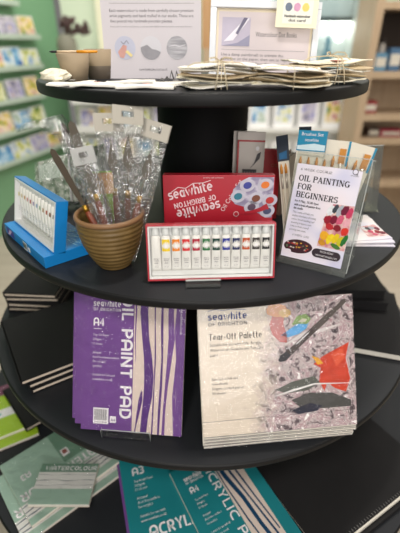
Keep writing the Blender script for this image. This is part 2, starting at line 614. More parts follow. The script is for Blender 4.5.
# brush resting on the rim
A = Vector((-.308, -.169, Z1 + .0545))
mwp = fr(A, 3, 0)
t = thing('paint_brush', mwp, 'thin orange-handled brush with a black tip lying across the beige cup', 'brush')
MB().tube([(.0, 0, 0), (.006, 0, 0), (.016, 0, 0)], [.0004, .0022, .0022], ink).build('bristles', t)
MB().tube([(.016, 0, 0), (.055, 0, 0)], [.0022, .0025], M('pale_wood', (214, 190, 158), .5, nz=(40, .1))).build('ferrule', t)
MB().tube([(.055, 0, 0), (.075, 0, 0), (.096, 0, 0)], [.0027, .003, .0022], M('orange_paint', (226, 150, 36), .35, nz=(40, .05))).build('handle', t)

# information sheet
sheetm = M('pink_white_paper', (206, 200, 205), .6, nz=(6, .02))
t = thing('information_sheet', fr((-.2135, -.100, Z1 + .0005), 0, 84), 'white printed information sheet with three round pictures standing on the top tier', 'sign')
mb = MB()
mb.box(0, .21, 0, .297, -.002, 0, sheetm)
E = .0004
mb.rect(.018, .196, .1415, .1423, E, lightink)
L = ['Each watercolour is made from carefully chosen premium', 'artist pigments and hand mulled in our studio. These are', 'then poured into handmade porcelain palettes.']
for i, s in enumerate(L):
    mb.text(s, .018, .1265 - i * .0095, .0078, E, greyink, width=.176 if i < 2 else .132)
mb.text('Every colour is made in small batches, so each pan varies slightly in tone and texture, never twice the same', .018, .0985, .0045, E, lightink, width=.172)
mb.text('www.handmadecolours.co.uk', .105, .016, .008, E, greyink, align='C', width=.062)
mb.build('printed_panel', t)
# three photos
p1 = M('sky_photo', (188, 190, 208), .6, nz=(25, .1))
p2 = M_ramp('sea_photo', 40, [(.3, (120, 120, 126)), (.5, (158, 156, 162)), (.7, (196, 194, 200))], stretch=(.4, 3, 1))
p3 = M('hill_photo', (150, 148, 154), .7, nz=(60, .15))
p4 = M('pale_sky_photo', (206, 204, 210), .7, nz=(20, .05))
for i, cx in enumerate((.046, .102, .158)):
    mb = MB()
    cy, q = .060, .0225
    if i == 0:
        mb.ell(cx, cy, q, q, E, p1)
        mb.flat([(cx - .012, cy - .018), (cx - .016, cy - .008), (cx - .004, cy + .006), (cx + .004, cy + .004), (cx + .002, cy - .008), (cx - .004, cy - .02)], 2 * E, M('hand_photo', (206, 156, 146), .7, nz=(60, .15)))
        mb.flat([(cx + .0, cy - .008), (cx + .005, cy - .004), (cx + .016, cy - .014), (cx + .012, cy - .018)], 3 * E, M('yellow_pan_photo', (232, 214, 150), .7, nz=(60, .1)))
        mb.stroke([(cx - .008, cy + .012), (cx - .002, cy + .007), (cx + .004, cy + .014), (cx + .008, cy + .008)], .0012, 3 * E, greyink)
    elif i == 1:
        mb.ell(cx, cy, q, q, E, p4)
        po = [(cx - q * .99, cy + .001), (cx - .008, cy + .006), (cx + .002, cy - .002), (cx + .012, cy - .004), (cx + q * .93, cy - .008)]
        po += [(cx + q * math.cos(a), cy + q * math.sin(a)) for a in [rad(-20 - 14 * k) for k in range(1, 12)]]
        mb.flat(po, 2 * E, p3)
    else:
        mb.ell(cx, cy, q, q, E, p2)
        mb.stroke([(cx - .018, cy + .003), (cx - .005, cy + .005), (cx + .006, cy + .003), (cx + .018, cy + .006)], [.001, .003, .002, .001], 2 * E, p4)
    mb.build('round_picture', t)
MB().box(.06, .15, 0, .004, -.05, -.002, sheetm).build('foot', t)

# white picture frame with sheet
framew = M('white_frame_paint', (224, 227, 233), .45, nz=(20, .03))
peach = M('peach_paper', (214, 202, 204), .6, nz=(6, .02))
t = thing('framed_notice', fr((.0125, -.100, Z1 + .001), -2, 80, -1.5), 'white framed notice about dot books standing on the top tier beside the information sheet', 'picture frame')
W, H, B = .232, .150, .0135
mb = MB()
for a in ((0, W, 0, B), (0, W, H - B, H), (0, B, B, H - B), (W - B, W, B, H - B)):
    mb.box(a[0], a[1], a[2], a[3], -.012, .004, framew)
mb.build('frame', t, bevel=.0012)
mb = MB()
mb.box(B, W - B, B, H - B, -.008, -.004, M('buff_mount', (228, 214, 190), .7, nz=(20, .04)))
z = -.004 + E
mb.rect(B + .005, W - B - .005, B, H - B - .006, z, peach)
z += E
ph = M('paper_photo_dark', (110, 106, 130), .6, nz=(50, .2))
mb.rect(.026, .086, .066, .120, z, M('paper_photo', (190, 182, 200), .6, nz=(40, .1)))
mb.flat([(.026, .066), (.086, .066), (.086, .088), (.060, .072)], z + E, M('paper_photo_shadow', (150, 148, 172), .6, nz=(40, .12)))
mb.flat([(.03, .074), (.05, .076), (.084, .118), (.076, .12)], z + E, M('paper_photo_light', (232, 228, 238), .6, nz=(40, .04)))
mb.flat([(.055, .09), (.06, .088), (.08, .119), (.072, .12)], z + 2 * E, ph)
mb.text('Watercolour Dot Books', .098, .085, .0135, z, greyink, width=.088)
mb.rect(.026, .206, .0585, .0592, z, lightink)
for i, s in enumerate(['Use a damp paintbrush to activate the', 'paint dot on the paper, then use as regular', 'watercolour straight from the paper or mix in a', 'pan if desired.']):
    mb.text(s, .026, .047 - i * .0085, .0076, z, greyink, width=(.135, .155, .170, .048)[i])
mb.stroke([(.172, .022), (.178, .03), (.184, .022), (.19, .029), (.196, .022), (.188, .017), (.178, .018), (.172, .022)], .0008, z, greyink)
mb.build('notice', t)
MB().box(.09, .14, .02, .1, -.03, -.012, framew).build('easel_back', t)

# dot card clipped over the frame corner
t = thing('dot_card', fr(aty(275, 27, -.125), -2, 82, -2), 'cream card with grey, pink and yellow paint dots hanging on the frame corner', 'card')
mb = MB()
mb.box(0, .083, 0, .07, -.0025, 0, M('cream_handmade_card', (240, 234, 208), .8, nz=(30, .04), bump=(120, .3)))
mb.build('card', t)
mb = MB()
mb.rect(.013, .073, .007, .062, .0005, M('ivory_label', (240, 238, 226), .7, nz=(20, .02)))
for i, c in enumerate(((110, 122, 140), (214, 160, 190), (238, 214, 120))):
    mb.ell(.024 + i * .017, .036, .007, .0075, .0009, M('paint_dot_%d' % i, c, .7, nz=(70, .3)), jit=.12, seed=i)
mb.text('Summer Mini', .043, .0505, .0075, .0009, greyink, align='C', width=.042)
mb.text('Handmade watercolour', .043, .018, .0075, .0009, ink, align='C', width=.052, bold=.03)
mb.text('dot card', .043, .0105, .0075, .0009, ink, align='C', width=.034, bold=.03)
mb.build('printed_label', t)

# ------------------------------------------------------------------ paint tubes
tubew = M('tube_white', (234, 232, 226), .4, nz=(60, .04), bump=(90, .2))
capm = M('tube_cap_plastic', (214, 216, 214), .35, nz=(60, .03))
crimp = M('tube_crimp', (206, 206, 202), .35, metal=.3, nz=(60, .05))
def ering(cx, z0, y, rx, rz, n=20):
    return [(cx + rx * math.cos(2 * PI * k / n), y, z0 + rz * math.sin(2 * PI * k / n)) for k in range(n)]
def make_tube(mw, w, Ln, band, label, group, nick):
    """lies on local z=0, cap at +y, crimp at 0"""
    t = thing('paint_tube', mw, label, 'paint tube', group)
    r = w / 2
    rz = r * .62
    rings = []
    for k in range(9):
        s = k / 8
        y = .008 + (Ln * .80 - .008) * s
        q = math.sin(min(1, s * 1.15) * PI / 2)
        rings.append(ering(0, .001 + rz * .98 * q + .0006, y, r * (1 - .09 * s), .0006 + rz * .95 * q))
    y = Ln * .80
    rings.append(ering(0, .001 + rz, y + .004, r * .62, rz * .8))
    mb = MB().loft([q[::-1] for q in rings], tubew)
    zf = .0012 + 2 * rz
    mb.text('SEAWHITE', 0, Ln * .36, w * .16, zf + .0006, greyink, align='C', width=w * .55, res=1)
    mb.rect(-r * .5, r * .5, Ln * .33, Ln * .34, zf + .0006, lightink)
    mb.rect(-r * .4, r * .4, Ln * .28, Ln * .29, zf + .0004, lightink)
    mb.text('12 ml', 0, Ln * .2, w * .16, zf + .0006, lightink, align='C', width=w * .4, res=1)
    mb.build('body', t)
    MB().box(-r * 1.02, r * 1.02, .0, .009, .0008, .0032, crimp).build('crimp', t)
    mb = MB()
    n = 16
    cr = [ering(0, .001 + rz, yy, rr, rr * .82, n)[::-1] for yy, rr in ((y + .003, r * .70), (y + .005, r * .76), (Ln - .001, r * .72), (Ln, r * .64))]
    mb.loft(cr, capm)
    mb.build('cap', t)
    if band:
        mb = MB()
        for yy0, yy1 in ((Ln * .52, Ln * .76),):
            rr = []
            for s in range(6):
                a = rad(38 + 104 * s / 5)
                rr.append((a,))
            vs = []
            for yy in (yy0, yy1):
                s = (yy - .008) / (Ln * .80 - .008)
                q = math.sin(min(1, s * 1.15) * PI / 2)
                for (a,) in rr:
                    vs.append((r * (1 - .09 * s) * 1.03 * math.cos(a), yy, .0016 + rz * .98 * q + (.0006 + rz * .95 * q) * 1.05 * math.sin(a)))
            mb.add(vs, [(i + 1, i, 6 + i, 7 + i) for i in range(5)], band, True)
        mb.ell(0, Ln * .62, w * .14, w * .14, zf + .0012, whiteink, n=14)
        o = mb.build('colour_band', t)
        o['label'] = nick + ' colour band'
    return t

# ------------------------------------------------------------------ red oil set
redbox = M('red_box_card', (178, 24, 44), .4, nz=(30, .06), coat=.2)
reddk = M('dark_red_edge', (128, 20, 32), .5, nz=(30, .08))
trayw = M('white_vac_tray', (226, 226, 224), .45, nz=(30, .03))
mwt = fr((-.0985, -.4615, Z2 + .006), 3.0, 76)
tr = thing('paint_tray', mwt, 'red-edged tray holding twelve white oil paint tubes, tilted up on a clear riser', 'paint set tray')
W, H, D = .230, .102, .022
mb = MB()
mb.box(0, W, 0, H, -D, -D + .002, redbox)
for a in ((0, W, 0, .0025), (0, W, H - .0025, H), (0, .0025, .0025, H - .0025), (W - .0025, W, .0025, H - .0025)):
    mb.box(a[0], a[1], a[2], a[3], -D + .002, 0, redbox)
mb.build('box', tr)
mb = MB()
mb.box(.003, W - .003, .003, H - .003, -.020, -.017, trayw)
for a in ((.003, W - .003, .003, .0055), (.003, W - .003, H - .0055, H - .003), (.003, .0055, .0055, H - .0055), (W - .0055, W - .003, .0055, H - .0055)):
    mb.box(a[0], a[1], a[2], a[3], -.017, -.002, trayw)
mb.build('liner', tr)
cols = [('pale grey', (226, 226, 222)), ('bright yellow', (240, 206, 20)), ('orange', (232, 132, 30)), ('scarlet red', (212, 40, 42)), ('crimson', (176, 34, 58)),
        ('mid green', (40, 112, 62)), ('very dark green', (22, 62, 54)), ('royal blue', (44, 56, 150)), ('navy', (40, 48, 92)), ('rust brown', (190, 84, 46)), ('charcoal brown', (62, 56, 54)), ('black', (40, 40, 42))]
ordn = ['first', 'second', 'third', 'fourth', 'fifth', 'sixth', 'seventh', 'eighth', 'ninth', 'tenth', 'eleventh', 'twelfth']
pitch = (W - .014) / 12
for i, (nm, c) in enumerate(cols):
    x = .007 + pitch * (i + .5)
    make_tube(mwt @ Matrix.Translation((x, .0062, -.0168)), pitch * .98, .0905, M('band_' + nm.replace(' ', '_'), c, .4, nz=(60, .05)) if i else None,
              'white oil paint tube with %s band, %s from left in the red tray' % (nm, ordn[i]) if i else 'plain white oil paint tube without colour band, first from left in the red tray', 'oil paint tubes in the red tray', nm)

# red lid standing behind on the riser's upper step
mwl = fr((-.079, -.315, 1.057), 0, 84)
W, H, D = .222, .098, .026
t = thing('colour_set_box', mwl, 'red oil colour box with white lettering standing behind the red tube tray', 'box')
mb = MB()
mb.box(0, W, 0, H, -D, 0, redbox)
mb.build('lid', t, bevel=.001)
mb = MB()
wi = M('white_foil_ink', (236, 208, 212), .5, nz=(60, .02))
e = .0006
rr = rad(13)
mb.word('seawhite', .012, .048, .021, e, wi, T=.15, rot=rr, width=.090)
mb.stroke([(.016, .064), (.03, .074), (.045, .072), (.06, .082), (.08, .083), (.095, .088)], .0014, e, wi)
mb.word('OF BRIGHTON', .104, .0600, .011, e, wi, T=.17, rot=rr + PI, width=.086)
mb.word('seawhite', .112, .0475, .021, e, wi, T=.15, rot=rr + PI, width=.090)
mb.text('Oil Colour Set', .122, .024, .013, e, wi, rot=rad(60), width=.072)
mb.text('artists oil colours', .10, H - .006, .0035, e, wi, align='C', width=.04)
# picture of tubes / pots
gp = M_ramp('paint_pot_photo', 60, [(0, (96, 84, 110)), (.45, (150, 142, 170)), (.6, (206, 200, 214)), (1, (120, 100, 120))])
po = [(W - .002, .012), (W - .002, H - .004), (W - .052, H - .004), (W - .068, H - .012), (W - .082, H - .028), (W - .086, .052), (W - .078, .040), (W - .05, .032), (W - .028, .020), (W - .016, .012)]
mb.flat(po, e, gp)
pot_rim = M('pot_rim_photo', (196, 192, 206), .5, nz=(80, .2))
for i, (x, y, c) in enumerate(((.168, .078, (52, 62, 150)), (.203, .079, (230, 120, 30)), (.150, .056, (40, 120, 140)), (.186, .052, (120, 66, 44)), (.214, .048, (190, 44, 40)), (.178, .034, (90, 70, 90)), (.210, .026, (70, 76, 110)))):
    mb.ell(x, y, .0155, .0125, 2 * e, pot_rim, rot=.3, n=20)
    mb.ell(x, y, .0155 * .55, .0125 * .55, 3 * e, M('pot_paint_%d' % i, c, .4, nz=(90, .2)), rot=.3, n=16)
mb.stroke([(.152, .022), (.178, .024), (.198, .03), (.208, .036), (.212, .030)], [.004, .006, .009, .012, .003], 4 * e, redbox)
mb.ell(.147, .020, .0055, .0055, 4 * e, wi, n=16)
mb.ell(.147, .020, .0045, .0045, 5 * e, redbox, n=16)
mb.build('printed_cover', t)

# clear two-step riser
mwr = fr((-.03, -.478, Z2), 3, 0)
t = thing('acrylic_riser', mwr, 'clear acrylic stepped riser under the red paint set', 'riser')
mb = MB()
pf = [(0, .016, .003), (0, .003, .003)]
mb.box(0, .062, 0, .0025, 0, .017, acrylic_lip)
mb.box(0, .062, .0025, .14, 0, .0025, acrylic)
mb.box(0, .062, .1375, .14, .0025, .05, acrylic)
mb.box(0, .062, .1375, .2, .05, .0525, acrylic)
mb.box(0, .062, .1345, .1375, .05, .068, acrylic)
mb.build('sheet', t)
mb = MB()
mb.box(0, .062, -.0008, .0026, .0165, .0178, acr_edge)
mb.box(0, .062, .1340, .1378, .0675, .0687, acr_edge)
mb.build('polished_edge', t)
t.children[1]['label'] = 'pale polished acrylic edge'

# ------------------------------------------------------------------ blue set on the left
bluem = M('blue_box_card', (18, 128, 200), .4, nz=(20, .05), coat=.2)
bluelt = M('pale_blue_print', (160, 214, 238), .5, nz=(90, .3))
yawb = -48.5
A0 = atz(46, 269, Z2)
ub = Vector((math.cos(rad(yawb)), math.sin(rad(yawb)), 0))
vb = Vector((-ub.y, ub.x, 0))
o0 = A0 - ub * .222
mwb = fr(o0 + Vector((0, 0, .0005)), yawb, 0)
t = thing('colour_set_box', mwb, 'blue box lying flat under the blue-edged tube tray', 'box')
mb = MB()
mb.box(0, .222, 0, .112, 0, .024, bluem)
mb.build('box', t, bevel=.001)
mb = MB()
# print on the long front side (local y = 0 face) and the top
def sidequad(x0, x1, z0, z1, m, y=-.0005, mb=None):
    mb.add([(x0, y, z0), (x1, y, z0), (x1, y, z1), (x0, y, z1)], [(0, 1, 2, 3)], m)
q1, q2, q3 = MB(), MB(), MB()
sidequad(.012, .058, .004, .021, M('violet_print', (70, 60, 150), .5, nz=(90, .3)), mb=q1)
q1.add([(.018, -.001, .005), (.03, -.001, .005), (.05, -.001, .02), (.036, -.001, .02)], [(0, 1, 2, 3)], M('pink_print', (206, 180, 214), .5, nz=(90, .2)))
q1.build('flag_print', t)
sidequad(.112, .134, .003, .021, white, mb=q2)
for k in range(8):
    q2.add([(.114 + k * .0024, -.001, .006), (.1152 + k * .0024, -.001, .006), (.1152 + k * .0024, -.001, .019), (.114 + k * .0024, -.001, .019)], [(0, 1, 2, 3)], ink)
q2.build('barcode_label', t)
sidequad(.140, .150, .006, .017, white, mb=q3)
q3.build('price_label', t)
for k in range(46):
    x, y = .125 + RND.random() * .085, .06 + RND.random() * .045
    mb.stroke([(x, y), (x + .01 * RND.random(), y + .008 * (RND.random() - .3)), (x + .014, y + .004)], .0016, .0246, bluelt)
mb.build('lid_print', t)
# tray standing on it
mwt2 = fr(o0 + ub * .006 + vb * .020 + Vector((0, 0, .0252)), yawb, 77)
tr = thing('paint_tray', mwt2, 'blue-edged tray holding twelve pale tubes, propped on the blue box', 'paint set tray')
W, H, D = .216, .104, .024
mb = MB()
mb.box(0, W, 0, H, -D, -D + .002, bluem)
for a in ((0, W, 0, .0025), (0, W, H - .0025, H), (0, .0025, .0025, H - .0025), (W - .0025, W, .0025, H - .0025)):
    mb.box(a[0], a[1], a[2], a[3], -D + .002, -.001, bluem)
mb.build('box', tr)
mb = MB()
mb.box(.003, W - .003, .003, H - .003, -.020, -.017, trayw)
for a in ((.003, W - .003, .003, .007), (.003, W - .003, H - .007, H - .003), (.003, .007, .007, H - .007), (W - .007, W - .003, .007, H - .007)):
    mb.box(a[0], a[1], a[2], a[3], -.017, 0, trayw)
mb.build('liner', tr)
pitch = (W - .018) / 12
c2 = [('yellowish', (232, 222, 170)), ('cream', (230, 214, 180)), ('pale orange', (226, 186, 140)), ('pink', (226, 170, 170)), ('pale red', (206, 120, 110)), ('lilac', (190, 176, 206)),
      ('pale blue', (160, 184, 210)), ('pale green', (170, 196, 170)), ('tan', (200, 170, 140)), ('brick red', (184, 96, 80)), ('brown', (140, 96, 78)), ('dark grey', (110, 108, 108))]
for i, (nm, c) in enumerate(c2):
    x = .009 + pitch * (i + .5)
    q = make_tube(mwt2 @ Matrix.Translation((x, .0065, -.0168)), pitch * .9, .0955, None,
                  'pale paint tube, %s from left in the blue-edged tray' % ordn[i], 'pale paint tubes in the blue-edged tray', nm)
    mb = MB().rect(-pitch * .2, pitch * .2, .058, .066, .0125, M('tint_' + nm.replace(' ', '_'), c, .5, nz=(60, .05)))
    mb.build('colour_mark', q)

# ------------------------------------------------------------------ ribbed pot
potm = M_ramp('brown_glaze', 26, [(0, (82, 62, 30)), (.5, (112, 88, 47)), (1, (138, 112, 68))], rough=.5)
potr = M('pot_rim_glaze', (132, 98, 66), .45, nz=(30, .15))
P0 = Vector((-.1730, -.384, Z2))
prof = []
for k in range(61):
    s = k / 60
    kp = [(0, .030), (.15, .0400), (.3, .0478), (.5, .0556), (.7, .0602), (.85, .0622), (1.01, .0612)]
    q = [k_ for k_ in range(len(kp) - 1) if kp[k_][0] <= s][-1]
    f_ = (s - kp[q][0]) / (kp[q + 1][0] - kp[q][0])
    r = kp[q][1] + (kp[q + 1][1] - kp[q][1]) * f_
    r += .0009 * math.sin(s * 2 * PI * 11)
    prof.append((r, .001 + s * .102))
t = thing('ribbed_pot', Matrix.Translation(P0), 'brown ribbed ceramic pot full of packaged palette knives', 'pot')
MB().lathe([(.0005, .0005), (.028, .0005)] + prof + [(.0575, .103), (.0565, .09), (.050, .05), (.029, .008), (.0005, .006)], potm, 72).build('body', t)
MB().lathe([(.0610, .0995), (.0642, .102), (.0648, .106), (.0625, .1095), (.0582, .109), (.0568, .104)], potr, 72, closed=True).build('rim', t)

wood = M('red_brown_wood', (122, 58, 36), .35, nz=(50, .2), coat=.3)
brass = M('brass', (206, 160, 66), .3, metal=.9, nz=(60, .05))
steel = M('dull_steel', (120, 112, 100), .35, metal=.85, nz=(40, .1))
steeld = M('dark_steel', (84, 74, 62), .4, metal=.6, nz=(40, .1))
header = M('grey_white_header', (190, 184, 172), .6, nz=(40, .05))
hole = M('header_hole_shadow', (60, 58, 58), .8, nz=(40, .1))

def euro_header(mb, w, v0, v1, m, z):
    """card with a real hanger slot"""
    hw, hh = w * .2, (v1 - v0) * .16
    cy = v0 + (v1 - v0) * .55
    mb.box(-w / 2, w / 2, v0, cy - hh, z, z + .0008, m)
    mb.box(-w / 2, w / 2, cy + hh, v1, z, z + .0008, m)
    mb.box(-w / 2, -hw, cy - hh, cy + hh, z, z + .0008, m)
    mb.box(hw, w / 2, cy - hh, cy + hh, z, z + .0008, m)

def knife_pack(base, toppx, Yt, w, label, blade='trowel', sleeve=True, head=True, bl=None, hmat=None, twist=0, short=1.0):
    b = P0 + Vector((base[0] * .8, base[1] * .8, base[2]))
    tp = aty(toppx[0], toppx[1], Yt)
    v = tp - b
    Ln = v.length
    tw = rad(twist)
    mw = fr_uv(b, (math.cos(tw), math.sin(tw), -v.x / v.z if abs(v.z) > .01 else 0), v)
    # keep u perpendicular to v
    u = Vector((math.cos(tw), math.sin(tw), 0))
    vn = v.normalized()
    u = (u - vn * u.dot(vn)).normalized()
    w_ = u.cross(vn)
    mw = Matrix(((u.x, vn.x, w_.x, b.x), (u.y, vn.y, w_.y, b.y), (u.z, vn.z, w_.z, b.z), (0, 0, 0, 1)))
    t = thing('palette_knife_pack', mw, label, 'palette knife pack', 'packaged palette knives in the pot')
    hs = .018
    he = .120 * short
    MB().tube([(0, hs, 0), (0, hs + .01, 0), (0, (hs + he) / 2, 0), (0, he - .012, 0), (0, he, 0)], [.003, .0055, .0068, .006, .0045], wood, 12).build('handle', t)
    MB().tube([(0, he - .001, 0), (0, he + .012, 0)], [.0052, .0042], brass, 12).build('ferrule', t)
    mb = MB()
    vb0 = he + .011
    bl = bl or (Ln - vb0 - .045)
    if blade == 'trowel':
        neck = vb0 + bl * .35
        mb.tube([(0, vb0, 0), (0, vb0 + bl * .2, .001), (0, neck, -.002)], [.002, .0018, .0015], steel, 8)
        mb.prism([(-.002, neck - .004), (-.010, neck + bl * .18), (0, vb0 + bl), (.010, neck + bl * .18), (.002, neck - .004)], -.0025, -.0017, steel)
    else:
        q = .0068 if blade == 'long' else .0085
        po = [(-.003, vb0), (-q * .8, vb0 + bl * .25), (-q, vb0 + bl * .8), (-q * .75, vb0 + bl * .95), (0, vb0 + bl), (q * .75, vb0 + bl * .95), (q, vb0 + bl * .8), (q * .8, vb0 + bl * .25), (.003, vb0)]
        mb.prism(po, -.0006, .0006, steeld if blade == 'long' else steel)
    mb.build('blade', t)
    if sleeve:
        r = random.Random(len(label))
        mb = MB()
        for sg in (1, -1):
            nx, ny = 6, 14
            vs = []
            for j in range(ny + 1):
                for i in range(nx + 1):
                    s = i / nx * 2 - 1
                    y = .008 + (Ln - .012) * j / ny
                    puff = .0095 * (1 - s * s) * (1 if j < ny - 2 else .25) + .0035 * (r.random() - .5) * (1 - abs(s))
                    vs.append((s * w / 2 * (.86 + .14 * min(1, j / 7)), y, sg * max(.0012, puff)))
            fs = []
            for j in range(ny):
                for i in range(nx):
                    a = j * (nx + 1) + i
                    q = (a, a + 1, a + nx + 2, a + nx + 1)
                    fs.append(q if sg > 0 else q[::-1])
            mb.add(vs, fs, clear, True)
        mb.build('clear_sleeve', t)
    if head:
        mb = MB()
        euro_header(mb, w * 1.02, Ln - .03, Ln, hmat or header, .002)
        euro_header(mb, w * 1.02, Ln - .03, Ln, hmat or header, -.0028)
        mb.build('header_card', t)
    return t

knife_pack((.010, .030, .012), (108, 113), -.345, .050, 'wrapped palette knife with a pale header card, left of the two tallest in the pot')
knife_pack((.030, .014, .012), (128, 105.5), -.355, .052, 'tallest wrapped palette knife with pale header card at the middle of the pot')
knife_pack((.026, -.018, .012), (158, 122), -.345, .050, 'wrapped palette knife whose header card tilts to the right beside the column', twist=-10)
knife_pack((.005, -.010, .012), (81, 147), -.36, .040, 'wrapped palette knife with a slotted clear header leaning left in the pot', blade='round', hmat=M_clear('translucent_header', gloss=.06, rough=.2, haze=.38))
knife_pack((.010, -.028, .014), (53, 152), -.35, .030, 'dark bare flat palette knife leaning farthest left out of the pot', blade='long', sleeve=False, head=False, bl=.115, short=.92)
knife_pack((-.010, .036, .012), (66, 133), -.30, .036, 'wrapped long palette knife behind the bare dark one', blade='long', head=False, bl=.13)
knife_pack((.002, .006, .012), (74, 132), -.345, .034, 'wrapped palette knife between the left leaning ones and the tall header cards', blade='round', head=False, bl=.13)
# empty sleeve sticking out to the left
b = P0 + Vector((-.03, .03, .09))
tip = aty(38, 121, -.33)
pl = M_clear('bright_film', gloss=.16, rough=.1, bump=(60, .8))
mb = MB()
pa = [aty(*p, Y) for p, Y in (((80, 205), -.355), ((72, 170), -.34), ((62, 142), -.335), ((40, 126), -.335), ((16, 133), -.34))]
pb = [aty(*p, Y) for p, Y in (((92, 205), -.335), ((86, 168), -.32), ((76, 130), -.315), ((62, 114), -.315), ((28, 122), -.325))]
vs = []
for a, bq in zip(pa, pb):
    vs += [a, (a + bq) / 2 + Vector((0, -.004, .004)), bq]
mb.add(vs, [(3 * i + k, 3 * i + k + 1, 3 * i + k + 4, 3 * i + k + 3) for i in range(4) for k in range(2)], pl, True)
o = mb.build('empty_sleeve')
so = o.modifiers.new('thickness', 'SOLIDIFY')
so.thickness = .0006
tag(o, 'clear empty plastic sleeve bending left above the blue-edged tray', 'plastic sleeve')
# picture card in the pot
t = thing('picture_card_pack', fr(P0 + Vector((-.035, .038, .055)), 8, 82), 'small pack with orange and lime green picture tucked into the pot', 'card pack')
mb = MB().box(0, .042, 0, .115, -.001, 0, M('lime_print', (150, 196, 60), .5, nz=(40, .15)))
mb.rect(.002, .040, .072, .112, .0005, M_ramp('orange_picture', 70, [(0, (120, 70, 40)), (.45, (214, 150, 80)), (.7, (240, 206, 150)), (1, (220, 120, 60))]))
mb.build('card', t)

# greenish packets behind the blue tray
gpk = M_ramp('wrapped_green_packet', 45, [(.3, (70, 84, 70)), (.45, (140, 152, 134)), (.6, (216, 216, 206)), (1, (240, 238, 232))], rough=.25, coat=.5)
spots = ['farthest left of the wrapped green-grey packets behind the blue-edged tray', 'wrapped green-grey packet second from left behind the blue-edged tray', 'wrapped green-grey packet third from left behind the blue-edged tray', 'wrapped green-grey packet nearest the pot, behind the blue-edged tray']
for i in range(4):
    p = Vector((-.430 + .030 * i, -.100 + .008 * i, Z2 + .0012 + .008 * math.cos(rad(56))))
    t = thing('wrapped_packet', fr(p, -20, 56, 18), spots[i], 'packet', 'wrapped packets behind the blue set')
    MB().box(0, .10, 0, .125 + .008 * i, -.0075, 0, gpk).build('packet', t, bevel=.001)
    MB().rect(.012, .088, .070, .115, .0005, M('packet_label_green', (214, 222, 212), .5, nz=(40, .15))).build('label_panel', t)
    MB().box(.1004, .1022, 0, .125 + .008 * i, -.0075, 0, white).build('white_edge', t)
    MB().box(-.001, .103, .0, .127 + .008 * i, .0012, .0016, film).build('wrapping', t)

# ------------------------------------------------------------------ flyer holder
A = atz(275.6, 261.7, Z2)
B = atz(344, 278.5, Z2)
yawf = math.degrees(math.atan2(B.y - A.y, B.x - A.x))
wf = (B - A).length
mwf = fr(A + Vector((0, 0, .0006)), yawf, 0)          # base frame, x along the foot, y backwards, z up
t = thing('leaflet_holder', mwf, 'clear acrylic leaflet holder showing the oil painting course flyer', 'leaflet holder')
LEAN = 75
mwp = Matrix.Translation((0, .014, .0025)) @ fr((0, 0, 0), 0, LEAN)    # panel frame inside the holder
MB().box(0, wf, 0, .100, 0, .0025, acrylic).build('foot', t)
hp = .208
pan = MB().box(0, wf, 0, hp, -.0025, 0, acrylic)
o = pan.build('front_panel', t); o.matrix_local = mwp
o = MB().box(0, wf, .03, hp, -.060, -.0575, acrylic).build('back_panel', t); o.matrix_local = mwp
o = MB().box(0, .0025, .012, .15, -.0575, -.0025, acrylic).box(wf - .0025, wf, .012, .15, -.0575, -.0025, acrylic).box(0, .0022, .15, .152, -.0575, -.0025, acr_edge).build('side_wall', t); o.matrix_local = mwp
o = MB().box(0, wf, hp, hp + .0012, -.0025, .0, acr_edge).box(wf, wf + .0012, 0, hp, -.0025, 0, acr_edge).box(0, wf, hp, hp + .0012, -.06, -.0575, acr_edge).build('polished_edge', t); o.matrix_local = mwp
o['label'] = 'pale polished acrylic edge'
MB().box(0, wf, 0, .0025, .0025, .012, acrylic).build('lip', t)

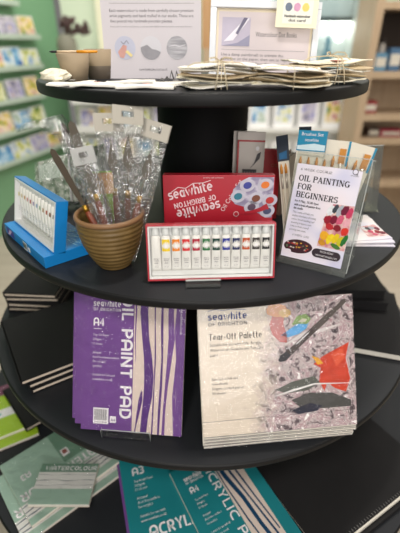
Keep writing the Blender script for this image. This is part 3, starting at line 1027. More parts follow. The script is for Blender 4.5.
# the flyer itself (rests in the holder, its own thing)
fw, fh = .118, .180
mwfl = mwf @ mwp @ Matrix.Translation((.0045, .007, .0026))
fl = thing('course_flyer', mwfl, 'flyer reading OIL PAINTING FOR BEGINNERS standing in the clear holder', 'flyer')
flm = M_ramp('flyer_paper', 14, [(.3, (238, 226, 232)), (.5, (232, 226, 238)), (.68, (200, 200, 228)), (.85, (236, 214, 226))], rough=.45, detail=1)
MB().box(0, fw, 0, fh, -.001, 0, flm).build('sheet', fl)
mb = MB()
e = .0004
def seg(mb, p, q, w, z, m):
    mb.stroke([p, q], w, z, m)
def serif_word(mb, s, x, y, h, z, m, track=.16):
    """bracketed slab letters drawn with a broad and a thin pen"""
    T, t = .205 * h, .095 * h
    def ln(a, b, w):
        seg(mb, (x + a[0] * h, y + a[1] * h), (x + b[0] * h, y + b[1] * h), w, z, m)
    def arc(cx, cy, rx, ry, a0, a1, w0, w1):
        n = 14
        pts, ws = [], []
        for i in range(n + 1):
            a = rad(a0 + (a1 - a0) * i / n)
            pts.append((x + (cx + rx * math.cos(a)) * h, y + (cy + ry * math.sin(a)) * h))
            ws.append(w0 + (w1 - w0) * abs(math.cos(a)))
        mb.stroke(pts, ws, z, m)
    for ch in s:
        if ch == ' ':
            x += .38 * h
            continue
        if ch == 'O' or ch == 'G':
            if ch == 'O':
                arc(.42, .5, .34, .46, 0, 360, t, T); wd = .84
            else:
                arc(.42, .5, .34, .46, 45, 320, t, T); ln((.70, .05), (.70, .42), T); ln((.5, .42), (.84, .42), t); wd = .86
        elif ch == 'I':
            ln((.18, 0), (.18, 1), T); ln((.03, .035), (.33, .035), t); ln((.03, .965), (.33, .965), t); wd = .36
        elif ch == 'L':
            ln((.18, 0), (.18, 1), T); ln((.03, .965), (.36, .965), t); ln((.03, .035), (.66, .035), t); ln((.63, 0), (.63, .25), t); wd = .68
        elif ch in 'PRB':
            ln((.18, 0), (.18, 1), T); ln((.03, .035), (.36, .035), t); ln((.03, .965), (.45, .965), t)
            arc(.44, .74, .24, .225, -90, 90, t, T); ln((.18, .51), (.45, .51), t)
            wd = .72
            if ch == 'R':
                ln((.42, .5), (.68, .03), T); ln((.6, .035), (.82, .035), t); wd = .82
            if ch == 'B':
                arc(.46, .28, .26, .25, -90, 90, t, T); ln((.18, .035), (.46, .035), t); wd = .78
        elif ch == 'A':
            ln((.42, 1), (.12, 0), t); ln((.42, 1), (.74, 0), T); ln((.24, .34), (.62, .34), t); ln((0, .035), (.26, .035), t); ln((.58, .035), (.9, .035), t); wd = .88
        elif ch == 'N':
            ln((.16, 0), (.16, 1), t); ln((.16, 1), (.74, 0), T); ln((.74, 0), (.74, 1), t); ln((.02, .035), (.3, .035), t); ln((.0, .965), (.22, .965), t); ln((.6, .965), (.88, .965), t); wd = .88
        elif ch == 'T':
            ln((.38, 0), (.38, 1), T); ln((.03, .965), (.73, .965), t); ln((.05, .74), (.05, 1), t); ln((.71, .74), (.71, 1), t); ln((.24, .035), (.52, .035), t); wd = .76
        elif ch in 'FE':
            ln((.18, 0), (.18, 1), T); ln((.03, .965), (.64, .965), t); ln((.61, .74), (.61, 1), t); ln((.18, .51), (.5, .51), t); ln((.48, .4), (.48, .62), t)
            if ch == 'F':
                ln((.03, .035), (.36, .035), t); wd = .68
            else:
                ln((.03, .035), (.67, .035), t); ln((.65, 0), (.65, .26), t); wd = .72
        elif ch == 'S':
            arc(.34, .74, .24, .23, 30, 270, t, T * .9); arc(.34, .27, .26, .24, -150, 90, t, T * .9); ln((.56, .74), (.56, .98), t); ln((.09, .02), (.09, .28), t); wd = .66
        x += (wd + track) * h
    return x
hh = .0108
tm = M('flyer_title_ink', (34, 28, 40), .6, nz=(60, .05))
serif_word(mb, 'OIL PAINTING', .0080, .1490, hh, e, tm, .07)
serif_word(mb, 'FOR', .0080, .1335, hh, e, tm, .07)
serif_word(mb, 'BEGINNERS', .0080, .1185, hh, e, tm, .07)
mb.text('6 WEEK COURSE', .0085, .1680, .0065, e, greyink, width=.058)
mb.text('Fri 9 May, 10.30-1pm', .0085, .1090, .0062, e, ink, width=.045, bold=.03)
mb.text('with a local oil painter from', .0085, .1020, .0062, e, ink, width=.050, bold=.03)
mb.text('the studio', .0085, .0955, .0062, e, ink, width=.018, bold=.03)
for i, (s, w) in enumerate((('This course will help you', .040), ('explore the basics of mixing', .046), ('colour, brush handling and', .044), ('working in layers, with', .040), ('time to finish a small', .036), ('painting each week.', .032))):
    mb.text(s, .0085, .0880 - i * .0068, .0055, e, greyink, width=w)
mb.text('6 WEEKS  £150', .016, .0440, .0058, e, greyink, width=.032)
# logo
mb.ell(.106, .1775, .0050, .0050, e, ink, n=20)
mb.ell(.106, .1775, .0040, .0040, 2 * e, flm, n=20)
mb.stroke([(.106, .1735), (.1115, .173)], .001, 2 * e, ink)
mb.text('art studio', .106, .1695, .0038, e, greyink, align='C', width=.014)
mb.build('lettering', fl)
# paint photograph on the flyer
mb = MB()
mb.flat([(.066, .034), (fw - .0005, .034), (fw - .0005, .118), (.080, .116), (.072, .100)], e, M_ramp('flyer_photo_ground', 55, [(0, (96, 40, 60)), (.4, (206, 130, 140)), (.6, (236, 206, 196)), (1, (214, 170, 60))]))
blobs = [(.078, .104, .006, .010, (226, 228, 232)), (.086, .108, .0045, .009, (60, 66, 74)), (.094, .106, .005, .011, (170, 176, 186)), (.103, .108, .006, .010, (110, 26, 54)), (.112, .104, .005, .011, (196, 60, 96)),
         (.076, .086, .007, .008, (150, 30, 48)), (.087, .088, .006, .009, (120, 20, 50)), (.098, .090, .006, .010, (206, 90, 120)), (.110, .086, .006, .009, (230, 170, 180)), (.082, .074, .008, .006, (186, 40, 50)),
         (.096, .074, .007, .006, (130, 26, 40)), (.110, .070, .006, .008, (210, 50, 40)), (.076, .056, .008, .009, (236, 170, 40)), (.087, .052, .006, .011, (238, 206, 40)), (.097, .054, .005, .011, (226, 196, 30)),
         (.106, .050, .005, .011, (200, 190, 40)), (.113, .054, .0045, .012, (40, 110, 50)), (.074, .042, .007, .005, (200, 140, 40)), (.100, .040, .010, .004, (70, 120, 50))]
for i, (x, y, a, b_, c) in enumerate(blobs):
    mb.ell(x, y, a, b_, (2 + i * .1) * e, M('flyer_blob_%d' % i, c, .35, nz=(160, .25)), rot=-.35, jit=.25, n=18, seed=i)
mb.build('paint_picture', fl)
mb = MB()
pd = M('dark_palette_print', (58, 24, 34), .5, nz=(140, .3))
mb.ell(.031, .0245, .028, .0135, e, pd, rot=.08, n=30)
mb.ell(.012, .012, .0075, .004, 2 * e, flm, rot=.2)
for i in range(26):
    x, y = .031 + .044 * (RND.random() - .5), .026 + .014 * (RND.random() - .5)
    mb.ell(x, y, .0016 + .0012 * RND.random(), .0014, (2 + .1 * i) * e, M('dab_%d' % (i % 5), ((190, 60, 50), (206, 160, 60), (90, 110, 80), (210, 200, 190), (120, 40, 60))[i % 5], .5, nz=(150, .2)), n=8)
mb.build('palette_picture', fl)
mb = MB()
po = []
for k in range(9):
    a = rad(90 + 180 * k / 8)
    po.append((.068 + .0085 * math.cos(a), .0205 + .0085 * math.sin(a)))
for k in range(9):
    a = rad(-90 + 180 * k / 8)
    po.append((.105 + .0085 * math.cos(a), .0205 + .0085 * math.sin(a)))
mb.flat(po, 2.5 * e, M('dark_pill_print', (48, 36, 44), .5, nz=(60, .1)))
mb.text('BOOK NOW', .087, .0225, .0058, 3.2 * e, whiteink, align='C', width=.024)
mb.text('WWW.ART-CLASSES.COM', .087, .0150, .005, 3.2 * e, whiteink, align='C', width=.040)
mb.build('booking_badge', fl)

# brush packs inside the holder
brist = M('amber_bristle', (196, 130, 50), .6, nz=(200, .2))
ferr = M('pale_ferrule', (206, 196, 184), .3, metal=.5, nz=(60, .05))
paperw = M('pack_card', (222, 214, 198), .6, nz=(30, .04))
tealc = M('teal_header', (24, 134, 172), .5, nz=(30, .06))
navyc = M('dark_header', (50, 58, 70), .5, nz=(30, .1))
def brush_pack(x, dz, w, h, roll, label, kind, yoff):
    mw = mwf @ mwp @ Matrix.Translation((x, .014, -dz)) @ Matrix.Rotation(rad(roll), 4, 'Z')
    t = thing('brush_pack', mw, label, 'brush pack', 'brush packs in the clear holder')
    MB().box(0, w, 0, h, -.0012, 0, paperw).build('backing_card', t)
    if kind == 'teal':
        mb = MB().box(-.001, w + .001, h - .036, h + .001, -.0018, .0008, tealc)
        mb.text('seawhite', w / 2, h - .0185, .0085, .0013, whiteink, align='C', width=w * .5)
        mb.text('Brushes Set', w / 2, h - .0085, .0085, .0013, whiteink, align='C', width=w * .78)
        mb.flat([(0, h - .034), (w, h - .034), (w, h - .024), (w * .6, h - .022), (0, h - .027)], .0012, M('pale_swash', (206, 226, 234), .5, nz=(60, .1)))
        mb.build('header_card', t)
    elif kind == 'dark':
        mb = MB().box(-.001, w + .001, h - .05, h, -.0018, .0008, navyc)
        mb.flat([(.003, h - .046), (w - .003, h - .046), (w - .003, h - .03), (.003, h - .034)], .0012, M('header_picture', (40, 96, 140), .5, nz=(90, .4)))
        mb.build('header_card', t)
    else:
        mb = MB().box(-.0005, .003, 0, h, -.0018, .0002, tealc) if False else MB().box(w - .003, w + .0005, h * .80, h, -.0018, .0006, tealc)
        mb.build('edge_strip', t)
    n = 3 if w > .04 else 2
    for k in range(n):
        bx = w * (k + .7) / (n + .4)
        top = h - (.046 if kind != 'plain' else .036 - .008 * k)
        if kind == 'dark':
            top = h - .055
        q = MB().tube([(bx, .005, .003), (bx, top - .05, .003)], [.0016, .0024], M('pale_handle', (214, 200, 180), .5, nz=(40, .06)), 8)
        q.build('brush_handle', t)
        MB().tube([(bx, top - .05, .003), (bx, top - .02, .003)], [.0024, .0028], ferr, 8).build('ferrule', t)
        if kind == 'plain' and k == n - 1:
            MB().box(bx - .0055, bx + .0055, top - .021, top + .006, .0012, .0045, brist).build('bristles', t)
        else:
            MB().tube([(bx, top - .02, .003), (bx, top - .008, .003), (bx, top, .003)], [.0028, .003, .0006], brist, 8).build('bristles', t)
    return t
brush_pack(.001, .012, .052, .232, 2, 'brush pack with a teal header card at the front of the clear holder', 'teal', 0)
brush_pack(.038, .024, .050, .222, 0, 'plain-backed brush pack with amber bristles right of the teal-headed pack', 'plain', 0)
brush_pack(.048, .034, .050, .226, -9, 'plain-backed brush pack leaning right with a blue edge in the holder', 'plain', 0)
brush_pack(-.002, .042, .022, .226, 15, 'narrow dark-headed brush pack leaning left at the holder\'s left end', 'dark', 0)
brush_pack(.010, .052, .022, .243, 7, 'narrow dark-headed brush pack behind the teal-headed pack', 'dark', 0)

# second holder, at the right behind
Ah = atz(352, 214, Z2)
mwh = fr(Vector((.383, -.118, Z2 + .0006)), 6, 0)
t = thing('leaflet_holder', mwh, 'empty clear acrylic holder standing behind the leaflet pile at the right', 'leaflet holder')
acrg = M_clear('greyish_acrylic', (240, 240, 236), gloss=.08, rough=.12, haze=.05)
MB().box(0, .072, 0, .075, 0, .003, acrg).build('foot', t)
pm = Matrix.Translation((0, .012, .003)) @ fr((0, 0, 0), 0, 78)
o = MB().box(0, .072, 0, .158, -.004, 0, acrg).build('front_panel', t); o.matrix_local = pm
o = MB().box(0, .072, 0, .158, -.032, -.028, acrg).build('back_panel', t); o.matrix_local = pm
o = MB().box(0, .003, 0, .158, -.028, -.004, acrg).box(.069, .072, 0, .158, -.028, -.004, acrg).build('side_wall', t); o.matrix_local = pm
o = MB().box(0, .072, .158, .1595, -.004, 0, acr_edge).box(-.0012, 0, 0, .158, -.004, 0, acr_edge).box(-.0012, 0, 0, .158, -.032, -.028, acr_edge).build('polished_edge', t); o.matrix_local = pm
o['label'] = 'pale polished acrylic edge'

# leaflet pile
leafm = M_ramp('leaflet_paper', 12, [(.3, (238, 230, 226)), (.55, (226, 222, 232)), (.8, (206, 204, 226))], rough=.4, detail=1)
LO = atz(359, 244, Z2 + .012)
specs = [(-6, -.004, 'lowest leaflet of the pile at the right end of the second tier'), (4, .003, 'second leaflet from the bottom of the pile at the right end'), (-2, -.002, 'third leaflet from the bottom of the pile at the right end'), (6, .0, 'topmost leaflet with a paint picture on the pile beside the clear holder')]
for i, (dy, dx, lab) in enumerate(specs):
    mw = fr((LO.x - .030 + dx, LO.y + .012, Z2 + .0006 + i * .0027), 4 + dy, 0)
    t = thing('leaflet', mw, lab, 'leaflet', 'leaflets in the pile')
    vs = []
    mb = MB().box(0, .116, 0, .155, 0, .0009, leafm)
    mb.box(0, .116, 0, .155, .0015, .0024, leafm)
    mb.box(0, .0012, 0, .155, .0009, .0015, leafm)
    mb.build('sheet', t)
    if i == 3:
        mb = MB()
        e2 = .0028
        mb.text('OIL PAINTING', .010, .132, .011, e2, greyink, width=.078)
        mb.text('FOR BEGINNERS', .010, .104, .011, e2, greyink, width=.080)
        for k in range(6):
            mb.rect(.010, .010 + .04 - .004 * (k % 3), .084 - k * .007, .0852 - k * .007, e2, lightink)
        mb.build('lettering', t)
        mb = MB()
        mb.flat([(.066, .012), (.1155, .012), (.1155, .074), (.074, .066)], e2, M_ramp('leaflet_photo', 60, [(0, (120, 40, 60)), (.4, (206, 150, 150)), (.6, (236, 226, 220)), (1, (226, 180, 50))]))
        for k, (x, y, c) in enumerate(((.072, .056, (228, 230, 232)), (.080, .054, (60, 66, 74)), (.090, .056, (150, 40, 70)), (.1, .050, (110, 26, 54)), (.078, .038, (206, 70, 60)), (.092, .034, (238, 196, 40)), (.1, .028, (240, 210, 60)), (.08, .022, (236, 170, 40)))):
            mb.ell(x + .008, y, .006, .008, e2 + .0003 + k * .00005, M('flyer_blob_%d' % k, c, .35), n=14, jit=.3, seed=k)
        mb.build('paint_picture', t)

# books behind the red lid
greyc = M('grey_cover', (208, 198, 190), .5, nz=(30, .08))
redc = M('red_cover', (172, 30, 40), .45, nz=(20, .08))
redspine = M('red_spine_print', (176, 60, 62), .5, nz=(40, .1))
def book(mw, w, h, d, cover, label, cat='book', spine=None, cover_art=None, group=None, name='book', edge=None):
    """front cover faces +z, spine on the left (x=0)"""
    t = thing(name, mw, label, cat, group)
    c = .0016
    MB().box(0, w, 0, h, -c, 0, cover).build('front_cover', t)
    MB().box(0, w, 0, h, -d, -d + c, cover).build('back_cover', t)
    MB().box(0, c, 0, h, -d + c, -c, spine or cover).build('spine', t)
    MB().box(c, w - .002, .0015, h - .0015, -d + c, -c, edge or pages).build('page_block', t)
    if cover_art:
        mb = MB()
        cover_art(mb)
        mb.build('cover_art', t)
    return t
def art_grey(mb):
    w, h = .062, .19
    mb.rect(.0, .004, 0, h, .0004, redspine)
    mb.rect(.0, w, h - .004, h, .0004, redspine)
    mb.rect(.014, .046, .06, .125, .0004, M('dark_drawing', (62, 58, 62), .6, nz=(120, .4)))
    for k in range(5):
        mb.rect(.018 + k * .006, .0205 + k * .006, .062, .12, .0008, M('pale_lines', (140, 134, 134), .6))
    mb.flat([(.03, .125), (.052, .15), (.054, .165), (.046, .16), (.04, .14)], .0008, M('dark_drawing2', (74, 70, 72), .6, nz=(120, .4)))
    mb.ell(.046, .172, .004, .005, .0008, whiteink)
b0 = aty(238, 132, -.15)
book(fr((b0.x - .002, -.165, Z2 + .0005), -8, 85), .062, .207, .012, greyc, 'grey book with red-edged cover and black drawing, standing front of the pair beside the column', cover_art=art_grey, spine=redspine, group='books beside the column')
book(fr((b0.x - .010, -.148, Z2 + .0005), -8, 85), .050, .205, .012, greyc, 'grey book with red spine half hidden behind the one with the black drawing', spine=redspine, group='books beside the column')
b1 = aty(264, 155, -.16)
def art_red(mb):
    mb.text('OIL', .02, .125, .012, .0006, M('dull_gold', (150, 90, 60), .5))
book(fr((b1.x, -.150, Z2 + .0005), -6, 84), .042, .165, .022, redc, 'plain red book standing between the grey books and the leaflet holder', cover_art=art_red)
b2 = aty(281, 157, -.15)
for i, (c, lab) in enumerate((((196, 184, 160), 'cream slim book just right of the plain red book'), ((120, 96, 84), 'brown slim book beside the cream one, left of the brush packs'), ((150, 140, 128), 'taupe slim book nearest the brush packs'))):
    book(fr((b2.x + i * .014, -.140 + .006 * i, Z2 + .0005), 62, 88), .06, .160 - .008 * i, .010, M('slim_cover_%d' % i, c, .55, nz=(30, .1)), lab, group='slim books behind the leaflet holder')

# ------------------------------------------------------------------ third tier: oil paint pads
def pad(mw, w, h, d, art, label, group, back=None, film_on=True, name='paint_pad', cat='pad', cover=None, edge=None):
    t = thing(name, mw, label, cat, group)
    MB().box(0, w, 0, h, -d + .002, -.0008, edge or pages).build('page_block', t)
    MB().box(0, w, 0, h, -d, -d + .002, back or board).build('backing_board', t)
    mb = MB().box(0, w, 0, h, -.0008, 0, cover or padcream)
    if art:
        art(mb)
    mb.build('cover', t)
    if film_on:
        mb = MB()
        r = random.Random(len(label))
        nx, ny = 12, 14
        vs = []
        for j in range(ny + 1):
            for i in range(nx + 1):
                vs.append((-.001 + (w + .002) * i / nx, -.001 + (h + .002) * j / ny, .0020 + .0012 * r.random()))
        mb.add(vs, [(j * (nx + 1) + i, j * (nx + 1) + i + 1, (j + 1) * (nx + 1) + i + 1, (j + 1) * (nx + 1) + i) for j in range(ny) for i in range(nx)], film, True)
        mb.build('shrink_wrap', t)
    return t

def lines(mb, x, y, rows, size, z, m, dy):
    for i, (s, w) in enumerate(rows):
        if s:
            mb.text(s, x, y - i * dy, size, z, m, width=w, res=1)

e = .0003
def oil_art(mb):
    mb.rect(0, .107, 0, .297, e, purple)
    mb.rect(.196, .21, 0, .297, e, purple)
    mb.rect(.107, .196, 0, .297, e, padcream)
    # brush strokes
    q = 2 * e
    mb.stroke([(.113, .0), (.116, .02), (.120, .045), (.124, .07), (.126, .09)], [.002, .003, .006, .008, .002], q, purpled)
    mb.stroke([(.128, .297), (.127, .25), (.131, .20), (.137, .16), (.140, .12), (.139, .08), (.134, .04), (.131, 0)], [.015, .016, .014, .017, .019, .018, .014, .013], q, purpled)
    mb.stroke([(.148, .297), (.150, .22), (.152, .16), (.151, .1), (.150, .05), (.149, 0)], [.003, .002, .003, .002, .003, .003], q, purpled)
    mb.stroke([(.163, .297), (.164, .22), (.166, .16), (.165, .1), (.163, .05), (.162, 0)], [.004, .005, .0035, .005, .005, .004], q, purpled)
    mb.stroke([(.183, .297), (.181, .25), (.184, .20), (.180, .15), (.176, .1), (.173, .05), (.172, 0)], [.012, .011, .013, .009, .006, .005, .006], q, purple)
    mb.stroke([(.196, .297), (.193, .22), (.196, .16), (.192, .08), (.195, 0)], [.004, .007, .004, .007, .004], q, purple)
    mb.stroke([(.109, .297), (.111, .25), (.110, .2), (.112, .15)], [.004, .003, .002, .001], q, purple)
    mb.word('OIL PAINT PAD', .0815, .283, .0235, q, whiteink, T=.21, rot=-PI / 2, width=.254)
    mb.word('seawhite', .023, .2585, .0140, q, whiteink, T=.14, width=.056, track=.18)
    mb.word('OF BRIGHTON', .023, .2495, .0062, q, whiteink, T=.15, width=.056, track=.22)
    mb.stroke([(.023, .2755), (.037, .279), (.057, .276), (.075, .277)], .001, q, whiteink)
    mb.word('A4', .024, .2185, .0170, q, whiteink, T=.18, width=.0215)
    mb.rect(.024, .040, .212, .2133, q, whiteink)
    lines(mb, .023, .198, [('Top Oil Paper', .033), ('230gsm', .017), ('10 sheets', .019), ('', 0), ('Artspad', .017), ('Acid free canvas texture', .055), ('for oil and', .026), ('acrylics', .019), ('', 0), ('Suitable for oils and', .046), ('seawhite.co.uk', .042)], .0070, q, whiteink, .0092)
    # barcode
    mb.rect(.026, .058, .014, .048, q, whiteink)
    for k in range(18):
        mb.rect(.029 + k * .0015, .029 + k * .0015 + (.0005, .0009)[k % 3 == 0], .022, .045, 3 * e, ink)
    mb.text('5 060169 430082', .042, .0165, .004, 3 * e, ink, align='C', width=.026, res=1)
    mb.rect(.061, .074, .018, .032, q, whiteink)
    mb.text('A4', .0675, .021, .009, 3 * e, purpled, align='C', width=.009)
    mb.text('www.seawhite.co.uk', .200, .270, .0075, q, whiteink, rot=-PI / 2, width=.06, res=1)
a, b = atz(84, 430, Z3), atz(184, 438, Z3)
yw = -5.3
gp3 = 'oil paint pads'
uu = Vector((math.cos(rad(yw)), math.sin(rad(yw)), 0))
bk = Vector((-uu.y, uu.x, 0))
base = Vector((a.x - .006, a.y, Z3 + .0006 + .009 * math.cos(rad(65))))
pad(fr(base, yw, 65), .21, .297, .009, oil_art, 'front purple oil paint pad with cream brushstroke panel, nearest on the third tier', gp3, cover=purple)
pad(fr(base + bk * .0125 - uu * .017, yw, 65), .21, .297, .009, oil_art, 'purple oil paint pad directly behind the front one, its left edge showing', gp3, cover=purple)
pad(fr(base + bk * .025 - uu * .0275, yw, 65), .21, .297, .009, oil_art, 'rearmost purple oil paint pad, leftmost edge of the three', gp3, cover=purple)
# clear easel holding the pads
mwe = fr(base - bk * .016 + uu * .05, yw, 0)
t = thing('pad_easel', mwe, 'clear easel with a low lip holding the purple oil paint pads', 'easel')
MB().box(0, .10, 0, .1, -.0003, .0001, acrylic_lip).box(0, .10, 0, .0025, .0001, .022, acrylic_lip).build('lip', t)
MB().tube([(0, 0, .0), (0, -.0005, .022), (.003, -.0005, .024), (.097, -.0005, .024), (.1, -.0005, .022), (.1, 0, 0)], .0008, acr_edge, 6).build('lip_edge', t)
mb = MB()
pb_ = Matrix.Translation((0, .064, 0)) @ fr((0, 0, 0), 0, 65)
o = MB().box(0, .10, .003, .2, -.003, 0, acrylic).build('back_rest', t); o.matrix_local = pb_

# tear-off palettes
def M_palette_cover():
    m = bpy.data.materials.new('palette_cover_print')
    m.use_nodes = True
    nt = m.node_tree
    b = nt.nodes['Principled BSDF']
    b.inputs['Roughness'].default_value = .35
    b.inputs['Coat Weight'].default_value = .3
    tc = nt.nodes.new('ShaderNodeTexCoord')
    sp = nt.nodes.new('ShaderNodeSeparateXYZ')
    nt.links.new(tc.outputs['Object'], sp.inputs[0])
    n = nt.nodes.new('ShaderNodeTexNoise')
    n.inputs['Scale'].default_value = 62
    n.inputs['Detail'].default_value = 8
    n.inputs['Roughness'].default_value = .7
    n.inputs['Distortion'].default_value = .6
    nt.links.new(tc.outputs['Object'], n.inputs['Vector'])
    cr = nt.nodes.new('ShaderNodeValToRGB')
    st_ = [(.34, (34, 28, 32)), (.43, (112, 92, 98)), (.50, (214, 202, 200)), (.55, (150, 104, 114)), (.63, (246, 242, 240))]
    el = cr.color_ramp.elements
    while len(el) < len(st_):
        el.new(.5)
    for q, (p, c) in zip(el, st_):
        q.position = p
        q.color = tuple(lin(k) for k in c) + (1,)
    nt.links.new(n.outputs['Fac'], cr.inputs[0])
    n2 = nt.nodes.new('ShaderNodeTexNoise')
    n2.inputs['Scale'].default_value = 28
    n2.inputs['Detail'].default_value = 9
    n2.inputs['Roughness'].default_value = .8
    nt.links.new(tc.outputs['Object'], n2.inputs['Vector'])
    # edge of the painted part: further left towards the bottom
    a1 = nt.nodes.new('ShaderNodeMath'); a1.operation = 'MULTIPLY_ADD'
    a1.inputs[1].default_value = .16; 
    nt.links.new(sp.outputs['Y'], a1.inputs[0])
    s1 = nt.nodes.new('ShaderNodeMath'); s1.operation = 'MULTIPLY_ADD'
    nt.links.new(n2.outputs['Fac'], s1.inputs[0]); s1.inputs[1].default_value = .16; 
    nt.links.new(sp.outputs['X'], s1.inputs[2])
    a1.inputs[2].default_value = 0
    s2 = nt.nodes.new('ShaderNodeMath'); s2.operation = 'SUBTRACT'
    nt.links.new(s1.outputs[0], s2.inputs[0]); nt.links.new(a1.outputs[0], s2.inputs[1])
    mr = nt.nodes.new('ShaderNodeMapRange')
    mr.inputs['From Min'].default_value = .165
    mr.inputs['From Max'].default_value = .215
    nt.links.new(s2.outputs[0], mr.inputs['Value'])
    mx = nt.nodes.new('ShaderNodeMix'); mx.data_type = 'RGBA'
    mx.inputs['A'].default_value = tuple(lin(k) for k in (222, 208, 190)) + (1,)
    nt.links.new(mr.outputs[0], mx.inputs['Factor'])
    nt.links.new(cr.outputs[0], mx.inputs['B'])
    nt.links.new(mx.outputs['Result'], b.inputs['Base Color'])
    MATS['palette_cover_print'] = m
    return m
palm = M_palette_cover()
PW, PH = .305, .258
def pal_art(mb):
    q = e
    n0 = len(mb.v)
    mb.word('seawhite', .020, .266, .0165, q, blueink, T=.155, width=.076, track=.17)
    mb.stroke([(.020, .287), (.034, .290), (.05, .287), (.066, .289), (.094, .286)], .0012, q, blueink)
    mb.word('OF BRIGHTON', .020, .2520, .0085, q, greyink, T=.15, width=.076, track=.2)
    mb.word('Tear-Off Palette', .020, .2200, .0150, q, ink, T=.10, width=.104, track=.16)
    lines(mb, .021, .206, [('Suitable for use with Oils, Acrylic,', .102), ('Watercolour, Gouache and Tempera', .104), ('paint.', .016)], .0095, q, ink, .0115)
    lines(mb, .022, .128, [('Size 229 x 305 mm', .052), ('One World', .030), ('50gsm coated paper', .062), ('50 sheets', .026)], .0085, q, ink, .0108)
    mb.flat([(0, .0335), (PW, .036), (PW, .037), (0, .0343)], q, M('dark_rule', (90, 82, 84), .5))
    # paint marks, palette knife picture and brush
    def blob(x, y, a, b_, c, rot, k, z=2, jit=.25):
        mb.ell(x, y, a, b_, z * q, M('palette_blob_%d' % k, c, .25, nz=(60, .3), coat=.5), rot=rot, jit=jit, n=24, seed=k)
    def shape(pts, c, k, z=2):
        mb.flat(pts, z * q, M('palette_blob_%d' % k, c, .25, nz=(60, .3), coat=.5))
    shape([(.146, .268), (.140, .248), (.144, .226), (.160, .206), (.174, .204), (.174, .224), (.168, .246), (.170, .262), (.158, .270)], (166, 62, 52), 1)
    blob(.158, .279, .024, .015, (206, 130, 50), -.25, 2, 3)
    blob(.172, .273, .012, .010, (214, 168, 76), 0, 3, 4)
    shape([(.162, .222), (.182, .236), (.196, .246), (.212, .250), (.219, .246), (.214, .234), (.198, .222), (.176, .216)], (84, 160, 214), 4)
    shape([(.184, .244), (.196, .264), (.214, .268), (.224, .256), (.216, .244), (.200, .246)], (130, 158, 92), 5, 3)
    shape([(.197, .25), (.206, .258), (.216, .256), (.212, .249)], (206, 200, 176), 6, 4)
    # white paint streak
    mb.stroke([(.170, .200), (.21, .222), (.245, .228), (.286, .240)], [.003, .010, .008, .002], 2 * q, M('white_paint_print', (216, 208, 206), .4, nz=(60, .15)))
    # brush, from lower left to the upper right corner
    mb.stroke([(.296, .296), (.262, .262), (.228, .230)], [.008, .013, .013], 4 * q, M('grey_brush_handle', (82, 72, 66), .4, nz=(60, .2)))
    mb.stroke([(.228, .230), (.196, .198), (.176, .179)], [.013, .012, .014], 4 * q, M('brown_brush_ferrule', (62, 48, 44), .3, nz=(60, .2)))
    mb.stroke([(.176, .179), (.164, .168), (.156, .163)], [.014, .016, .006], 4 * q, M('brush_hair_print', (46, 44, 50), .5, nz=(60, .2)))
    mb.stroke([(.218, .224), (.192, .199)], .0022, 5 * q, whiteink)
    mb.text('7', .181, .186, .012, 5 * q, whiteink, rot=rad(45), align='C')
    # orange red star of paint
    shape([(.300, .196), (.292, .160), (.300, .110), (.290, .080), (.268, .090), (.252, .104), (.246, .086), (.236, .108), (.240, .140), (.226, .150), (.244, .166), (.262, .176)], (204, 66, 40), 7)
    shape([(.222, .170), (.236, .164), (.246, .150), (.234, .148), (.230, .156)], (232, 168, 50), 8, 3)
    shape([(.262, .170), (.286, .182), (.290, .160), (.272, .140)], (222, 92, 60), 9, 3)
    # dark olive leaves
    shape([(.146, .096), (.180, .112), (.226, .122), (.238, .106), (.212, .090), (.170, .086)], (92, 94, 86), 10)
    shape([(.178, .070), (.216, .084), (.262, .080), (.300, .060), (.300, .045), (.240, .045), (.196, .05)], (78, 76, 74), 11)
    shape([(.178, .046), (.214, .060), (.240, .052), (.230, .040), (.190, .036)], (40, 40, 58), 12, 3)
    mb.stroke([(.144, .082), (.180, .092), (.226, .104), (.30, .100)], [.001, .005, .004, .001], 5 * q, M('bright_streak_print', (226, 222, 220), .3))
    for k in range(n0, len(mb.v)):
        mb.v[k] = (mb.v[k][0] * PW / .311, mb.v[k][1] * PH / .308, mb.v[k][2])
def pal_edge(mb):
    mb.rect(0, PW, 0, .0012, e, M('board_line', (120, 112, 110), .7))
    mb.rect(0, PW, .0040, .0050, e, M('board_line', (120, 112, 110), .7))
a, b = atz(204, 449, Z3), atz(355, 435, Z3)
yw2 = 6.0
uu2 = Vector((math.cos(rad(yw2)), math.sin(rad(yw2)), 0))
bk2 = Vector((-uu2.y, uu2.x, 0))
LEANP = 62
vv2 = Vector((0, 0, 1)) * math.sin(rad(LEANP)) + bk2 * math.cos(rad(LEANP))
ww2 = uu2.cross(vv2)
palab = ['front tear-off palette with brush and red paint on its cover', 'second tear-off palette down, directly under the front one', 'middle tear-off palette of the stack of five', 'fourth tear-off palette from the front of the stack', 'rearmost tear-off palette, standing on the third tier']
base2 = atz(204, 449, Z3 + .0035)
for i in range(5):
    k = 4 - i                                  # k = 0 rests on the tier, deepest
    o_ = base2 + vv2 * (.0086 * k) + ww2 * (.0062 * k) + uu2 * (.002 * ((i * 7) % 3 - 1) + .0)
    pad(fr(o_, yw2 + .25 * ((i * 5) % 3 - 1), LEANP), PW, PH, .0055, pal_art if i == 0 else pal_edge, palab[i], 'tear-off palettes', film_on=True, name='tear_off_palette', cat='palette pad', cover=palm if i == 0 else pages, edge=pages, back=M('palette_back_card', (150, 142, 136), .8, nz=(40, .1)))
mwe2 = fr(Vector((base2.x, base2.y, Z3 + .0012)) + uu2 * .09, yw2, 0)
t = thing('pad_easel', mwe2, 'clear low easel behind the tear-off palettes', 'easel')
o = MB().box(0, .12, .0, .2, -.003, 0, acrylic).build('back_rest', t)
o.matrix_local = Matrix.Translation((0, .014, .0)) @ fr((0, 0, 0), 0, LEANP)
